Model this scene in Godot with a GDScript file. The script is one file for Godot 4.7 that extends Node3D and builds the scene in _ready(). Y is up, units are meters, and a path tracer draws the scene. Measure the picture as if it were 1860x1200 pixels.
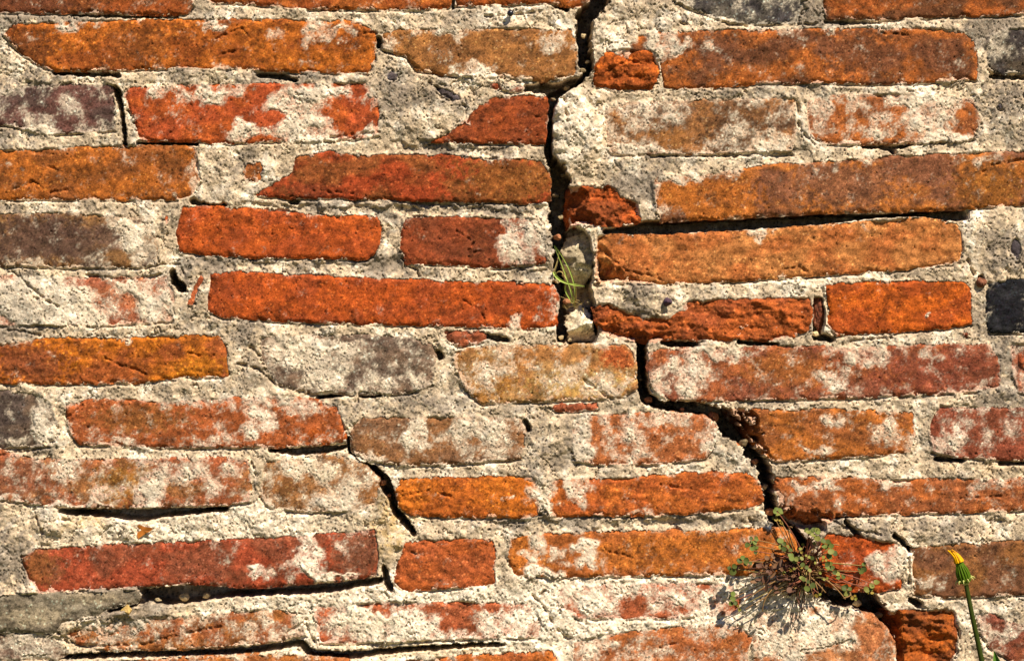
extends Node3D
# An old brick wall with a stepped crack running through it, in hard sun from the upper right.
# The wall's face is the plane z = 0. Plans are written in units of half a millimetre ("p"), x to the right and y downwards from the upper left
# corner of the part of the wall that is seen; heights off the wall are in millimetres.

const P := 0.0005
const CX := 930.0
const CY := 600.0
const CAM_Z := 2.5
const STEP := 2.0

var xs := PackedFloat32Array()
var ys := PackedFloat32Array()
var nx := 0
var ny := 0
var D := PackedFloat32Array()      # distance to the nearest brick's edge, negative inside
var ID := PackedInt32Array()       # that brick
var S := PackedFloat32Array()      # how much mortar or lime is smeared here
var V := PackedFloat32Array()      # how deep a crack or an open joint goes, mm
var R := PackedFloat32Array()      # how far mortar stands out, mm
var G := PackedFloat32Array()      # grey of the mortar: weathering, and lens vignette painted at the edges
var O := PackedFloat32Array()      # ochre
var bricks: Array[Dictionary] = []
var wall: Node3D
var m_brick: StandardMaterial3D
var m_mortar: StandardMaterial3D
var rng := RandomNumberGenerator.new()


func noise(freq: float, octaves := 4, s := 1, gain := 0.5, kind := FastNoiseLite.TYPE_SIMPLEX_SMOOTH) -> FastNoiseLite:
	var n := FastNoiseLite.new()
	n.noise_type = kind
	n.frequency = freq
	n.seed = s
	n.fractal_type = FastNoiseLite.FRACTAL_FBM if octaves > 1 else FastNoiseLite.FRACTAL_NONE
	n.fractal_octaves = octaves
	n.fractal_gain = gain
	return n


func lin(hex: String) -> Color:
	return Color(hex).srgb_to_linear()


func at(x: float, y: float, mm := 0.0) -> Vector3:
	return Vector3((x - CX) * P, (CY - y) * P, mm * 0.001)


# Where something that stands off the wall is, given the spot of the wall that it hides from the front.
func off(x: float, y: float, mm: float) -> Vector3:
	var k := (CAM_Z - mm * 0.001) / CAM_Z
	return Vector3((x - CX) * P * k, (CY - y) * P * k, mm * 0.001)


func tag(o: Node, label: String, category: String, group := "") -> void:
	o.set_meta("label", label)
	o.set_meta("category", category)
	if group:
		o.set_meta("group", group)


func thing(called: String, where: Vector3) -> Node3D:
	var o := Node3D.new()
	o.name = called
	o.position = where
	add_child(o, true)
	return o


func put(called: String, mesh: Mesh, mat: Material, parent: Node) -> MeshInstance3D:
	var o := MeshInstance3D.new()
	o.name = called
	o.mesh = mesh
	o.material_override = mat
	if parent == wall and wall != null and wall.has_node(called):
		var k := 1
		while wall.has_node("%s_%03d" % [called, k]):
			k += 1
		o.name = "%s_%03d" % [called, k]
	parent.add_child(o, true)
	return o


func piece(called: String, mesh: Mesh, mat: Material, parent: Node, count: Dictionary) -> MeshInstance3D:
	var o := MeshInstance3D.new()
	var k: int = count.get(called, 0)
	o.name = called if k == 0 else "%s_%03d" % [called, k]
	count[called] = k + 1
	o.mesh = mesh
	o.material_override = mat
	parent.add_child(o, true)
	return o


func _ready() -> void:
	rng.seed = 7
	# ---------------------------------------------------------------- camera, sky, sun, exposure
	var cam := Camera3D.new()
	cam.name = "camera"
	cam.position = Vector3(0, 0, CAM_Z)
	cam.fov = rad_to_deg(2.0 * atan(600.0 * P / CAM_Z))
	cam.near = 0.05
	cam.far = 400.0
	add_child(cam)
	cam.current = true
	var sky_mat := ProceduralSkyMaterial.new()
	sky_mat.sky_top_color = Color(0.20, 0.36, 0.66)
	sky_mat.sky_horizon_color = Color(0.62, 0.70, 0.80)
	sky_mat.ground_horizon_color = Color(0.40, 0.38, 0.32)
	sky_mat.ground_bottom_color = Color(0.16, 0.15, 0.11)
	sky_mat.sky_curve = 0.12
	var sky := Sky.new()
	sky.sky_material = sky_mat
	var env := Environment.new()
	env.background_mode = Environment.BG_SKY
	env.sky = sky
	env.background_energy_multiplier = 0.5
	env.tonemap_mode = Environment.TONE_MAPPER_LINEAR
	env.tonemap_exposure = 1.65
	env.sdfgi_enabled = true
	env.ssao_enabled = true
	env.ssil_enabled = true
	var we := WorldEnvironment.new()
	we.name = "world_environment"
	we.environment = env
	add_child(we)
	var sun := DirectionalLight3D.new()
	sun.name = "sun"
	sun.light_energy = 1.6
	sun.light_color = Color(1.0, 0.955, 0.88)
	sun.light_angular_distance = 0.5
	sun.shadow_enabled = true
	add_child(sun)
	sun.look_at_from_position(Vector3(0.40, 0.78, 0.50) * 5.0, Vector3.ZERO, Vector3(0, 0, 1))

	make_materials()
	wall = thing("brick_wall", Vector3.ZERO)
	tag(wall, "weathered red brick wall with crumbling lime mortar and a stepped crack running through it", "wall")
	make_grid()
	plan_bricks()
	outside_bricks()
	measure_bricks()
	plan_smears()
	plan_voids()
	weather()
	for k in bricks.size():
		build_brick(k)
	flush_outside()
	build_mortar()
	build_core()
	build_ground()
	stones()
	weeds()
	dandelion()
	grass_tuft()
	small_things()


# ---------------------------------------------------------------- materials
func grain_texture(mean: float, swing: float, white: float, dark: float, s: int) -> ImageTexture:
	var side := 1024
	var a := noise(0.02, 4, s, 0.6)
	var f := noise(0.22, 2, s + 1, 0.7)
	var ia := a.get_seamless_image(side, side).get_data()
	var fi := f.get_seamless_image(side, side).get_data()
	var c := noise(0.13, 1, s + 2, 0.5, FastNoiseLite.TYPE_CELLULAR)
	c.cellular_return_type = FastNoiseLite.RETURN_CELL_VALUE
	c.cellular_jitter = 1.0
	var ic := c.get_seamless_image(side, side).get_data()
	var e := noise(0.13, 1, s + 2, 0.5, FastNoiseLite.TYPE_CELLULAR)
	e.cellular_return_type = FastNoiseLite.RETURN_DISTANCE
	e.cellular_jitter = 1.0
	var ie := e.get_seamless_image(side, side).get_data()
	var out := PackedFloat32Array()
	out.resize(side * side * 3)
	var at3 := 0
	for k in side * side:
		var v := mean + (ia[k] / 255.0 - 0.5) * swing + (fi[k] / 255.0 - 0.5) * swing * 1.1
		var r := v
		var g := v
		var b := v
		var cell := ic[k]
		if cell > 232 and ie[k] < 95:
			r += white * 0.6
			g += white * 0.95
			b += white * 1.1
		elif cell < 34 and ie[k] < 115:
			r *= 1.0 - dark
			g *= 1.0 - dark
			b *= 1.0 - dark
		out[at3] = maxf(r, 0.05)
		out[at3 + 1] = maxf(g, 0.05)
		out[at3 + 2] = maxf(b, 0.05)
		at3 += 3
	var im := Image.create_from_data(side, side, false, Image.FORMAT_RGBF, out.to_byte_array())
	return ImageTexture.create_from_image(im)


func relief_texture(s: int, pores: float) -> ImageTexture:
	var side := 1024
	var ia := noise(0.03, 5, s, 0.62).get_seamless_image(side, side).get_data()
	var c := noise(0.10, 1, s + 2, 0.5, FastNoiseLite.TYPE_CELLULAR)
	c.cellular_return_type = FastNoiseLite.RETURN_DISTANCE
	var ic := c.get_seamless_image(side, side).get_data()
	var fi := noise(0.25, 2, s + 3, 0.6).get_seamless_image(side, side).get_data()
	var out := PackedByteArray()
	out.resize(side * side)
	for k in side * side:
		out[k] = int(clampf(ia[k] * 0.5 + (255 - ic[k]) * pores + fi[k] * 0.3, 0, 255))
	var im := Image.create_from_data(side, side, false, Image.FORMAT_L8, out)
	return ImageTexture.create_from_image(im)


func stony(tex: Texture2D, rel: Texture2D, relief_mm: float, tile: float) -> StandardMaterial3D:
	var m := StandardMaterial3D.new()
	m.vertex_color_use_as_albedo = true
	m.albedo_texture = tex
	m.roughness = 0.92
	m.metallic_specular = 0.25
	m.uv1_triplanar = true
	m.uv1_world_triplanar = true
	m.uv1_triplanar_sharpness = 4.0
	m.uv1_scale = Vector3.ONE / tile
	m.uv1_offset = Vector3(0.37, 0.21, 0.11)
	m.heightmap_enabled = true
	m.heightmap_texture = rel
	m.heightmap_scale = relief_mm * 0.1
	return m


func make_materials() -> void:
	m_brick = stony(grain_texture(0.98, 0.8, 0.9, 0.40, 11), relief_texture(21, 0.10), 0.95, 0.31)
	m_brick.resource_name = "fired_clay"
	m_mortar = stony(grain_texture(1.02, 0.75, 0.40, 0.62, 31), relief_texture(41, 0.26), 1.0, 0.27)
	m_mortar.resource_name = "lime_mortar"


func plain(c: Color, rough := 0.8) -> StandardMaterial3D:
	var m := StandardMaterial3D.new()
	m.albedo_color = c
	m.roughness = rough
	m.metallic_specular = 0.5 if rough < 0.3 else 0.2
	return m


# ---------------------------------------------------------------- the grid on which the wall is planned
func axis(lo: float, hi: float, lo_end: float, hi_end: float) -> PackedFloat32Array:
	var a := PackedFloat32Array()
	var v := lo
	while v <= hi:
		a.append(v)
		v += STEP
	var left := PackedFloat32Array()
	var st := STEP
	v = lo
	while v > lo_end:
		st = minf(st * 1.12, 16.0)
		v -= st
		left.append(v)
	left.reverse()
	st = STEP
	v = a[a.size() - 1]
	while v < hi_end:
		st = minf(st * 1.12, 16.0)
		v += st
		a.append(v)
	left.append_array(a)
	return left


func make_grid() -> void:
	xs = axis(-24.0, 1884.0, -1000.0, 2860.0)
	ys = axis(-24.0, 1224.0, -640.0, 1640.0)
	nx = xs.size()
	ny = ys.size()
	var n := nx * ny
	D.resize(n)
	D.fill(200.0)
	ID.resize(n)
	ID.fill(-1)
	S.resize(n)
	V.resize(n)
	R.resize(n)
	G.resize(n)
	O.resize(n)
	S.fill(0.0)
	V.fill(0.0)
	R.fill(0.0)
	G.fill(0.0)
	O.fill(0.0)


func idx(a: PackedFloat32Array, v: float) -> int:
	return clampi(a.bsearch(v), 0, a.size() - 1)


# c1, c2: the two clays mixed in it; z: how far it stands out (mm); rough: 1 = smooth old face, 3+ = broken; dust: lime on its face
func b(c1: String, c2: String, z: float, rough: float, dust: float, poly: Array, outer := false) -> void:
	var p := PackedVector2Array()
	for k in range(0, poly.size(), 2):
		p.append(Vector2(poly[k], poly[k + 1]))
	bricks.append({"c1": lin(c1), "c2": lin(c2), "z": z, "rough": rough, "dust": dust, "poly": p, "outer": outer, "seed": bricks.size() * 17 + 3, "tx": rng.randf_range(-0.8, 0.8), "ty": rng.randf_range(-0.8, 0.8)})


# The last brick's face breaks off along a line through x, y and slopes back, mm per half-millimetre, towards (dx, dy).
func cut(x: float, y: float, dx: float, dy: float, slope: float) -> void:
	var q := bricks[bricks.size() - 1]
	if not q.has("cuts"):
		q.cuts = []
	q.cuts.append([x, y, Vector2(dx, dy).normalized(), slope])


# A patch of another clay or firing on the last brick.
func patch(x: float, y: float, rx: float, ry: float, hex: String) -> void:
	var q := bricks[bricks.size() - 1]
	if not q.has("patches"):
		q.patches = []
	q.patches.append([x, y, rx, ry, lin(hex)])


func plan_bricks() -> void:
	# course 0, cut by the upper edge of the picture
	b("#8a4a2a", "#a8522a", 0.5, 1, 0.1, [-270,-68, 353,-68, 354,2, 345,24, 310,28, 240,27, 130,25, 0,25, -270,24])
	patch(30, 0, 150, 40, "#643428")
	b("#b4602c", "#a04c24", 0.5, 1, 0.1, [378,-68, 820,-68, 820,14, 740,20, 671,19, 600,18, 520,16, 450,8, 390,6, 376,2])
	b("#b8622a", "#a85024", 0.5, 1, 0.1, [826,-68, 1075,-68, 1070,4, 1052,15, 1022,13, 1000,6, 900,10, 828,13])
	b("#585048", "#464040", 0.5, 1, 0.35, [1200,-68, 1462,-68, 1457,20, 1450,44, 1360,46, 1325,43, 1290,30, 1262,20, 1225,2])
	b("#a8562a", "#6e402c", 1.5, 1, 0.0, [1494,-68, 2115,-68, 2115,22, 1860,27, 1785,31, 1697,32, 1597,38, 1555,36, 1505,37, 1495,20])
	# course 1
	b("#bc6426", "#94481f", 1.5, 1.2, 0.05, [5,62, 21,44, 110,38, 266,34, 440,33, 600,36, 655,38, 682,60, 684,104, 668,135, 600,133, 530,132, 440,127, 320,124, 210,130, 98,130, 62,116, 36,98, 18,80])
	patch(50, 90, 50, 40, "#6e3820")
	patch(250, 80, 60, 40, "#8c4a24")
	patch(560, 110, 120, 24, "#b46022")
	b("#a86e42", "#8e5c3a", 1.0, 1, 0.1, [692,62, 724,52, 850,51, 955,50, 1036,53, 1050,85, 1049,138, 1020,143, 983,149, 950,146, 905,140, 802,139, 756,128, 735,103, 696,92])
	b("#bc5a20", "#a04a20", 1.0, 3.0, -0.4, [1076,156, 1079,117, 1100,96, 1122,87, 1150,84, 1190,92, 1198,131, 1184,163, 1130,165])
	b("#b05e2e", "#70402e", 1.2, 1, 0.1, [1100,92, 1150,70, 1185,58, 1218,58, 1289,53, 1448,51, 1697,50, 1753,58, 1772,78, 1777,114, 1775,146, 1661,153, 1555,155, 1502,151, 1431,153, 1377,153, 1324,160, 1228,163, 1205,160, 1200,125, 1196,95])
	patch(1300, 90, 40, 40, "#6e4030")
	patch(1560, 90, 70, 50, "#784430")
	b("#54483c", "#443c3a", 0.5, 1, 0.3, [1795,70, 1810,55, 1860,50, 2010,48, 2010,136, 1860,136, 1800,133, 1790,110])
	# course 2
	b("#684440", "#54403c", 0.3, 1, 0.38, [-180,165, 0,163, 40,153, 120,150, 205,152, 209,190, 210,238, 150,243, 85,246, 0,226, -180,226])
	b("#b85428", "#b04a2c", 0.6, 1, 0.15, [222,172, 232,158, 330,152, 500,150, 670,150, 690,180, 688,248, 640,255, 500,258, 400,262, 355,258, 252,257, 240,215])
	b("#9c4424", "#8a3c24", 1.0, 1.2, 0.0, [774,259, 815,240, 848,213, 870,190, 895,176, 955,170, 994,176, 997,200, 993,240, 990,263, 905,262])
	b("#a04028", "#8a3c2a", 1.0, 1.5, 0.1, [868,151, 890,149, 950,154, 953,163, 935,169, 900,162])
	b("#a06a44", "#7c5844", 0.2, 1, 0.5, [1097,190, 1150,182, 1200,182, 1300,178, 1420,175, 1446,178, 1449,240, 1440,275, 1306,281, 1200,282, 1106,282, 1099,240])
	patch(1340, 228, 70, 60, "#6a4630")
	patch(1215, 250, 40, 30, "#946038")
	b("#b06032", "#a05a3a", 0.3, 1, 0.42, [1464,180, 1520,169, 1600,170, 1700,172, 1770,178, 1785,220, 1770,255, 1654,262, 1502,264, 1468,243])
	# course 3
	b("#b06028", "#94522c", 1.2, 1.2, 0.08, [-270,275, 50,272, 140,266, 227,263, 357,264, 361,300, 364,330, 352,352, 333,363, 200,364, 0,364, -270,364])
	b("#b05c2c", "#a05a34", 1.0, 1.5, 0.2, [440,312, 452,296, 470,292, 478,304, 474,318, 480,326, 462,334, 450,328, 444,334])
	b("#a03c22", "#8e4a2a", 1.5, 1.3, -0.1, [456,356, 490,335, 530,312, 536,286, 562,279, 600,273, 640,280, 700,280, 813,281, 890,291, 925,286, 983,293, 1001,319, 1002,366, 955,371, 884,367, 802,368, 706,364, 600,361, 532,362])
	patch(930, 325, 110, 50, "#8a5028")
	patch(560, 345, 60, 16, "#7a3020")
	b("#b45024", "#8a4024", 0.5, 3.4, -0.5, [1031,340, 1075,340, 1111,336, 1130,355, 1160,368, 1166,402, 1121,414, 1070,410, 1030,414, 1024,380])
	cut(1072, 380, -1.0, 0.15, 0.45)
	b("#b86a34", "#84503c", 1.6, 1, 0.05, [1186,325, 1200,318, 1270,318, 1352,304, 1427,296, 1519,291, 1626,282, 1740,277, 1860,272, 1990,268, 1990,366, 1860,373, 1768,380, 1644,386, 1519,388, 1342,397, 1200,405, 1192,380])
	patch(1530, 335, 120, 50, "#8a5640")
	patch(1800, 340, 70, 50, "#905626")
	patch(1300, 360, 90, 40, "#b8662c")
	# course 4
	b("#8a6240", "#6c5244", 0.5, 1, 0.15, [-200,388, 0,387, 142,385, 165,388, 250,392, 280,400, 290,440, 285,480, 263,487, 170,488, 0,485, -200,485])
	patch(70, 430, 110, 50, "#584038")
	b("#bc5222", "#ac4824", 1.5, 1.1, -0.05, [329,375, 390,373, 480,381, 585,390, 686,391, 693,410, 690,448, 668,473, 600,471, 520,470, 454,469, 373,464, 326,457, 318,432, 324,400])
	b("#96422a", "#7c3828", 0.8, 1.2, -0.1, [735,398, 800,393, 884,394, 960,396, 990,400, 995,480, 905,488, 820,482, 735,480, 726,450, 728,420])
	b("#c8804e", "#b8683c", 1.0, 1.5, -0.1, [1083,428, 1120,424, 1200,426, 1290,421, 1377,416, 1519,405, 1600,400, 1672,393, 1735,403, 1748,420, 1752,450, 1746,477, 1690,487, 1626,492, 1537,498, 1448,505, 1335,512, 1211,518, 1140,515, 1080,517, 1078,470])
	cut(1108, 470, -1.0, 0.2, 0.22)
	cut(1150, 502, -0.5, 1.0, 0.35)
	# course 5
	b("#b4694c", "#a85c48", 0.0, 1, 0.5, [-200,500, 0,498, 150,500, 240,500, 305,500, 318,540, 312,585, 200,592, 0,592, -200,592])
	b("#bc5020", "#a04222", 1.6, 1.1, -0.05, [381,497, 444,492, 540,498, 660,503, 760,507, 848,510, 955,513, 1006,516, 1018,540, 1012,594, 960,598, 919,597, 795,594, 700,590, 600,588, 497,584, 400,577, 377,568, 378,530])
	b("#a05038", "#924a38", 1.4, 2.0, 0.15, [802,598, 880,600, 886,615, 870,625, 830,630, 815,622])
	b("#b4582c", "#9c4a2c", 0.0, 2.8, -0.15, [1072,556, 1100,550, 1132,560, 1168,578, 1215,570, 1253,545, 1300,542, 1400,541, 1474,540, 1476,570, 1473,600, 1440,614, 1388,621, 1340,615, 1324,623, 1271,620, 1225,617, 1175,626, 1107,614, 1083,597])
	cut(1120, 590, -0.25, 1.0, 0.5)
	b("#c45a1c", "#b04c20", 1.6, 1.3, -0.1, [1499,517, 1573,511, 1660,510, 1752,511, 1765,523, 1766,590, 1720,597, 1679,600, 1600,606, 1520,610, 1503,590, 1506,560])
	b("#2c2b2e", "#222126", 1.0, 1.5, 0.02, [1800,512, 1845,505, 1990,505, 1990,608, 1860,607, 1800,605, 1790,588, 1791,530])
	# course 6
	b("#c0681e", "#a0502a", 1.3, 1.8, -0.05, [-250,620, 0,620, 110,612, 227,613, 320,609, 401,608, 412,640, 416,684, 337,687, 248,697, 142,699, 0,697, -250,698])
	patch(50, 660, 80, 40, "#8a4630")
	patch(360, 670, 60, 22, "#d07a20")
	b("#846a58", "#705c50", 0.0, 1.4, 0.35, [468,612, 560,606, 640,605, 740,610, 785,622, 793,650, 785,700, 740,716, 640,718, 560,716, 500,700, 478,660])
	b("#b4784a", "#b88858", 1.0, 1.2, 0.3, [827,637, 850,630, 884,625, 980,624, 1060,624, 1140,624, 1156,640, 1159,705, 1135,722, 1060,727, 983,731, 877,735, 858,722, 845,708, 821,660])
	patch(1126, 645, 40, 26, "#b04e2a")
	patch(880, 690, 60, 40, "#a46c34")
	patch(1050, 700, 90, 26, "#cca05e")
	b("#a85a3c", "#8e4c3c", 1.5, 1.1, 0.25, [1176,640, 1195,632, 1271,630, 1360,628, 1448,627, 1548,628, 1654,625, 1740,622, 1800,624, 1818,660, 1820,705, 1760,714, 1715,716, 1600,722, 1519,725, 1400,727, 1306,730, 1210,727, 1182,705, 1174,670])
	patch(1430, 670, 90, 36, "#a45e34")
	patch(1700, 675, 120, 40, "#863e34")
	b("#a45c48", "#985848", 0.0, 1.2, 0.5, [1835,625, 1900,620, 2100,620, 2100,720, 1850,715, 1838,680])
	# course 7
	b("#6a5648", "#584a44", 0.3, 1, 0.25, [-170,712, 0,708, 60,715, 95,730, 105,770, 95,800, 60,812, 0,815, -170,815])
	b("#a85634", "#b05a36", 1.0, 1.1, 0.25, [117,733, 188,721, 300,728, 412,721, 500,716, 568,722, 612,738, 628,775, 630,800, 600,808, 540,812, 497,815, 420,814, 355,815, 213,813, 142,808, 122,780])
	patch(250, 760, 90, 30, "#8a5430")
	patch(590, 795, 50, 20, "#b85420")
	b("#946444", "#845c44", 0.8, 1.1, 0.3, [640,770, 660,757, 731,757, 810,756, 877,755, 950,757, 957,790, 948,834, 880,840, 813,845, 735,847, 671,838, 638,822, 634,795])
	b("#b46440", "#b86a44", 0.8, 1.1, 0.38, [1040,760, 1072,752, 1150,748, 1220,746, 1285,755, 1304,772, 1300,810, 1282,835, 1200,845, 1079,846, 1045,838, 1036,800])
	b("#b46630", "#9c5834", 1.2, 1.3, 0.15, [1318,739, 1367,741, 1430,742, 1495,741, 1580,744, 1658,749, 1665,790, 1655,822, 1560,832, 1448,837, 1406,840, 1390,832, 1360,800, 1340,775, 1322,758])
	cut(1372, 760, -1.0, 0.25, 0.8)
	cut(1400, 838, -1.0, 0.3, 0.6)
	b("#94483a", "#8a4436", 1.0, 1.1, 0.3, [1692,760, 1706,736, 1760,738, 1860,737, 2020,735, 2020,838, 1860,838, 1780,835, 1732,831, 1693,823, 1688,790])
	# course 8
	b("#a8583e", "#9c6440", 1.0, 1.1, 0.36, [-230,818, 0,816, 60,830, 180,832, 390,829, 450,832, 458,870, 455,912, 400,920, 248,924, 106,922, 43,915, 0,908, -230,905])
	patch(230, 880, 60, 40, "#a06a34")
	patch(30, 870, 90, 40, "#8e5440")
	b("#a06e48", "#94603c", 0.6, 1.2, 0.55, [478,838, 520,830, 600,822, 640,826, 668,845, 690,870, 685,915, 650,928, 560,932, 490,924, 470,900])
	b("#c86a24", "#b85c26", 1.2, 1.6, 0.0, [716,888, 726,870, 760,867, 850,866, 919,864, 965,866, 985,875, 980,935, 955,942, 870,941, 795,940, 750,937, 722,922])
	b("#c0642e", "#b85a2e", 1.2, 1.6, 0.05, [990,872, 1050,868, 1120,868, 1180,862, 1285,855, 1355,858, 1380,872, 1389,910, 1370,922, 1271,934, 1180,938, 1097,938, 1000,940, 988,920])
	b("#b46034", "#9c5638", 1.2, 1.3, 0.2, [1406,866, 1440,864, 1537,864, 1620,870, 1700,868, 1768,868, 1860,866, 2050,862, 2050,925, 1860,929, 1697,934, 1530,938, 1494,960, 1470,962, 1440,950, 1416,925, 1408,890])
	cut(1425, 905, -0.8, 0.5, 0.7)
	cut(1480, 930, -0.15, 1.0, 0.9)
	# course 9
	b("#a44432", "#8e4838", 1.4, 1.1, 0.05, [37,1010, 60,998, 106,993, 231,986, 355,981, 450,977, 532,973, 600,968, 682,958, 689,1005, 686,1048, 640,1055, 560,1062, 461,1070, 355,1062, 266,1066, 190,1070, 124,1075, 71,1078, 48,1050])
	patch(70, 1030, 40, 36, "#8c5232")
	patch(645, 1005, 50, 45, "#8a5644")
	b("#b85a30", "#b05634", 1.0, 1.5, 0.0, [735,984, 780,980, 848,977, 893,978, 901,1000, 900,1062, 850,1068, 813,1070, 731,1076, 712,1058, 722,1020])
	b("#c06c30", "#b46234", 1.0, 1.3, 0.15, [925,975, 1000,968, 1132,964, 1200,962, 1320,960, 1427,958, 1446,975, 1450,1010, 1440,1040, 1370,1045, 1200,1047, 1097,1048, 1000,1050, 930,1045, 922,1010])
	b("#b84e20", "#a84424", 0.6, 1.7, 0.0, [1490,985, 1502,968, 1555,971, 1630,985, 1640,1000, 1638,1070, 1600,1076, 1555,1076, 1500,1066, 1485,1040])
	b("#8a5836", "#784c38", 1.2, 1.0, 0.12, [1656,994, 1732,986, 1800,984, 1860,981, 2100,978, 2100,1078, 1860,1081, 1780,1085, 1697,1087, 1660,1080, 1657,1040])
	# course 10
	b("#ac683c", "#a0583a", 0.4, 1.3, 0.35, [112,1150, 150,1135, 273,1120, 390,1112, 480,1106, 530,1108, 553,1125, 556,1155, 500,1168, 400,1178, 319,1182, 200,1182, 140,1172])
	b("#7c6252", "#745c50", 0.3, 1.4, 0.5, [-250,1150, 0,1148, 80,1150, 108,1165, 130,1185, 100,1200, -250,1205])
	b("#b4583c", "#b05a40", 0.0, 1.2, 0.5, [565,1100, 700,1092, 850,1092, 960,1095, 985,1130, 980,1160, 900,1160, 760,1165, 640,1170, 580,1170])
	b("#b8583a", "#b05a40", 0.0, 1.2, 0.5, [1010,1068, 1100,1060, 1240,1056, 1330,1060, 1350,1090, 1340,1120, 1200,1125, 1050,1125, 1010,1100])
	b("#c07c54", "#b8704c", 1.0, 1.3, 0.3, [1380,1110, 1460,1100, 1541,1104, 1587,1116, 1612,1140, 1628,1165, 1630,1215, 1500,1220, 1370,1215, 1365,1150])
	b("#b0561e", "#844022", -1.0, 3.4, -0.6, [1604,1108, 1680,1106, 1735,1107, 1743,1135, 1740,1180, 1730,1205, 1660,1215, 1634,1205, 1618,1160])
	cut(1642, 1150, -1.0, 0.1, 0.7)
	b("#8e4a36", "#84443a", 0.3, 1.6, 0.3, [1772,1116, 1800,1112, 1835,1128, 1870,1135, 2050,1135, 2050,1215, 1860,1215, 1800,1180, 1780,1150])
	b("#8a7e6c", "#766a5a", 4.0, 1.9, -0.5, [-250,1088, 0,1084, 60,1076, 140,1076, 245,1070, 258,1082, 250,1096, 200,1106, 160,1122, 112,1134, 100,1150, 0,1148, -250,1150])
	bricks[bricks.size() - 1].called = "mortar_slab"
	patch(60, 1120, 60, 20, "#a09078")
	patch(170, 1085, 50, 12, "#9a8a72")
	# shards and pebbles bedded in the mortar
	b("#a04c38", "#8c4434", 1.6, 1.5, -0.3, [128,584, 146,577, 158,580, 152,591, 136,593])
	b("#b0583a", "#a04c34", 1.8, 1.5, -0.3, [340,552, 350,522, 364,497, 369,505, 359,535, 349,557])
	b("#a85640", "#98503e", 1.0, 1.6, 0.1, [998,737, 1020,732, 1060,731, 1088,733, 1084,744, 1050,748, 1010,749])
	b("#b05434", "#a04c30", 1.6, 1.5, -0.2, [298,395, 306,392, 305,420, 299,432])
	b("#98482e", "#8a4030", 1.6, 1.5, -0.2, [1748,605, 1760,602, 1762,612, 1752,614])
	b("#ac5436", "#a04c34", 1.4, 1.5, -0.2, [1850,640, 1866,646, 1866,676, 1852,668])
	for k in [[712,136, 13, 11], [815,172, 26, 9], [1242,32, 9, 8], [1816,192, 8, 7], [1845,455, 12, 20], [1215,100, 5, 5]]:
		var ring := []
		for m in 9:
			var a := TAU * m / 9.0
			ring.append_array([k[0] + cos(a) * k[2] * rng.randf_range(0.8, 1.2), k[1] + sin(a) * k[3] * rng.randf_range(0.8, 1.2) + cos(a) * k[2] * 0.35])
		b("#5c5050", "#4c4448", 0.8, 1.2, -0.1, ring)
		bricks[bricks.size() - 1].called = "pebble"
	# course 11, cut by the lower edge
	b("#b46a38", "#a8603a", 0.5, 1.2, 0.2, [200,1200, 330,1192, 461,1187, 553,1189, 640,1196, 640,1290, 200,1290])
	b("#b8622e", "#b05a34", 0.5, 1.2, 0.25, [655,1205, 760,1195, 900,1185, 1000,1180, 1015,1195, 1015,1290, 655,1290])
	b("#b8683e", "#b46440", 0.5, 1.1, 0.3, [1040,1165, 1100,1150, 1200,1140, 1290,1130, 1345,1135, 1367,1156, 1360,1200, 1355,1270, 1040,1270])
	b("#a86040", "#9c5a40", 0.3, 1.1, 0.3, [-250,1218, 180,1214, 185,1290, -250,1290])


func outside_bricks() -> void:
	# the same wall beyond the part planned brick by brick
	var planned := bricks.duplicate()
	var tones := ["#b05c2c", "#a04a28", "#94583a", "#8a5836", "#b8622a", "#6c5048", "#a85a3c"]
	for row in range(-6, 16):
		var top := -68.0 + row * 112.0 - (64.0 if row < 0 else 46.0)
		if row >= 0 and row <= 11:
			top = -72.0 + row * 112.0
		var bottom := top + 94.0
		var mid := (top + bottom) * 0.5
		var lo := 930.0
		var hi := 930.0
		if mid > -80.0 and mid < 1296.0:
			lo = 0.0
			hi = 1860.0
			for q in planned:
				var box := Rect2(q.poly[0], Vector2.ZERO)
				for v in q.poly:
					box = box.expand(v)
				if box.position.y < bottom + 8.0 and box.end.y > top - 8.0:
					lo = minf(lo, box.position.x)
					hi = maxf(hi, box.end.x)
		var x := lo - 14.0
		while x > -980.0:
			var w := rng.randf_range(560, 620) if rng.randf() < 0.6 else rng.randf_range(250, 300)
			slab(x - w, x, top, bottom, tones[rng.randi() % tones.size()])
			x -= w + rng.randf_range(14, 24)
		x = hi + 14.0
		while x < 2840.0:
			var w := rng.randf_range(560, 620) if rng.randf() < 0.6 else rng.randf_range(250, 300)
			slab(x, x + w, top, bottom, tones[rng.randi() % tones.size()])
			x += w + rng.randf_range(14, 24)


func slab(x0: float, x1: float, y0: float, y1: float, tone: String) -> void:
	x0 = maxf(x0, -990.0)
	x1 = minf(x1, 2850.0)
	if x1 - x0 < 30.0 or y1 > 1630.0 or y0 < -635.0:
		return
	var r := func(): return rng.randf_range(-5, 5)
	b(tone, "#9c5432", rng.randf_range(0.2, 1.4), 1.1, rng.randf_range(0.0, 0.4), [x0, y0 + r.call(), (x0 + x1) / 2, y0 + r.call(), x1, y0 + r.call(), x1, y1 + r.call(), (x0 + x1) / 2, y1 + r.call(), x0, y1 + r.call()], true)


# Signed distance from every point of the grid near each brick to its edge.
func measure_bricks() -> void:
	var edge := noise(0.03, 5, 5, 0.68)
	for k in bricks.size():
		measure(k, edge, true)


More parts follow.
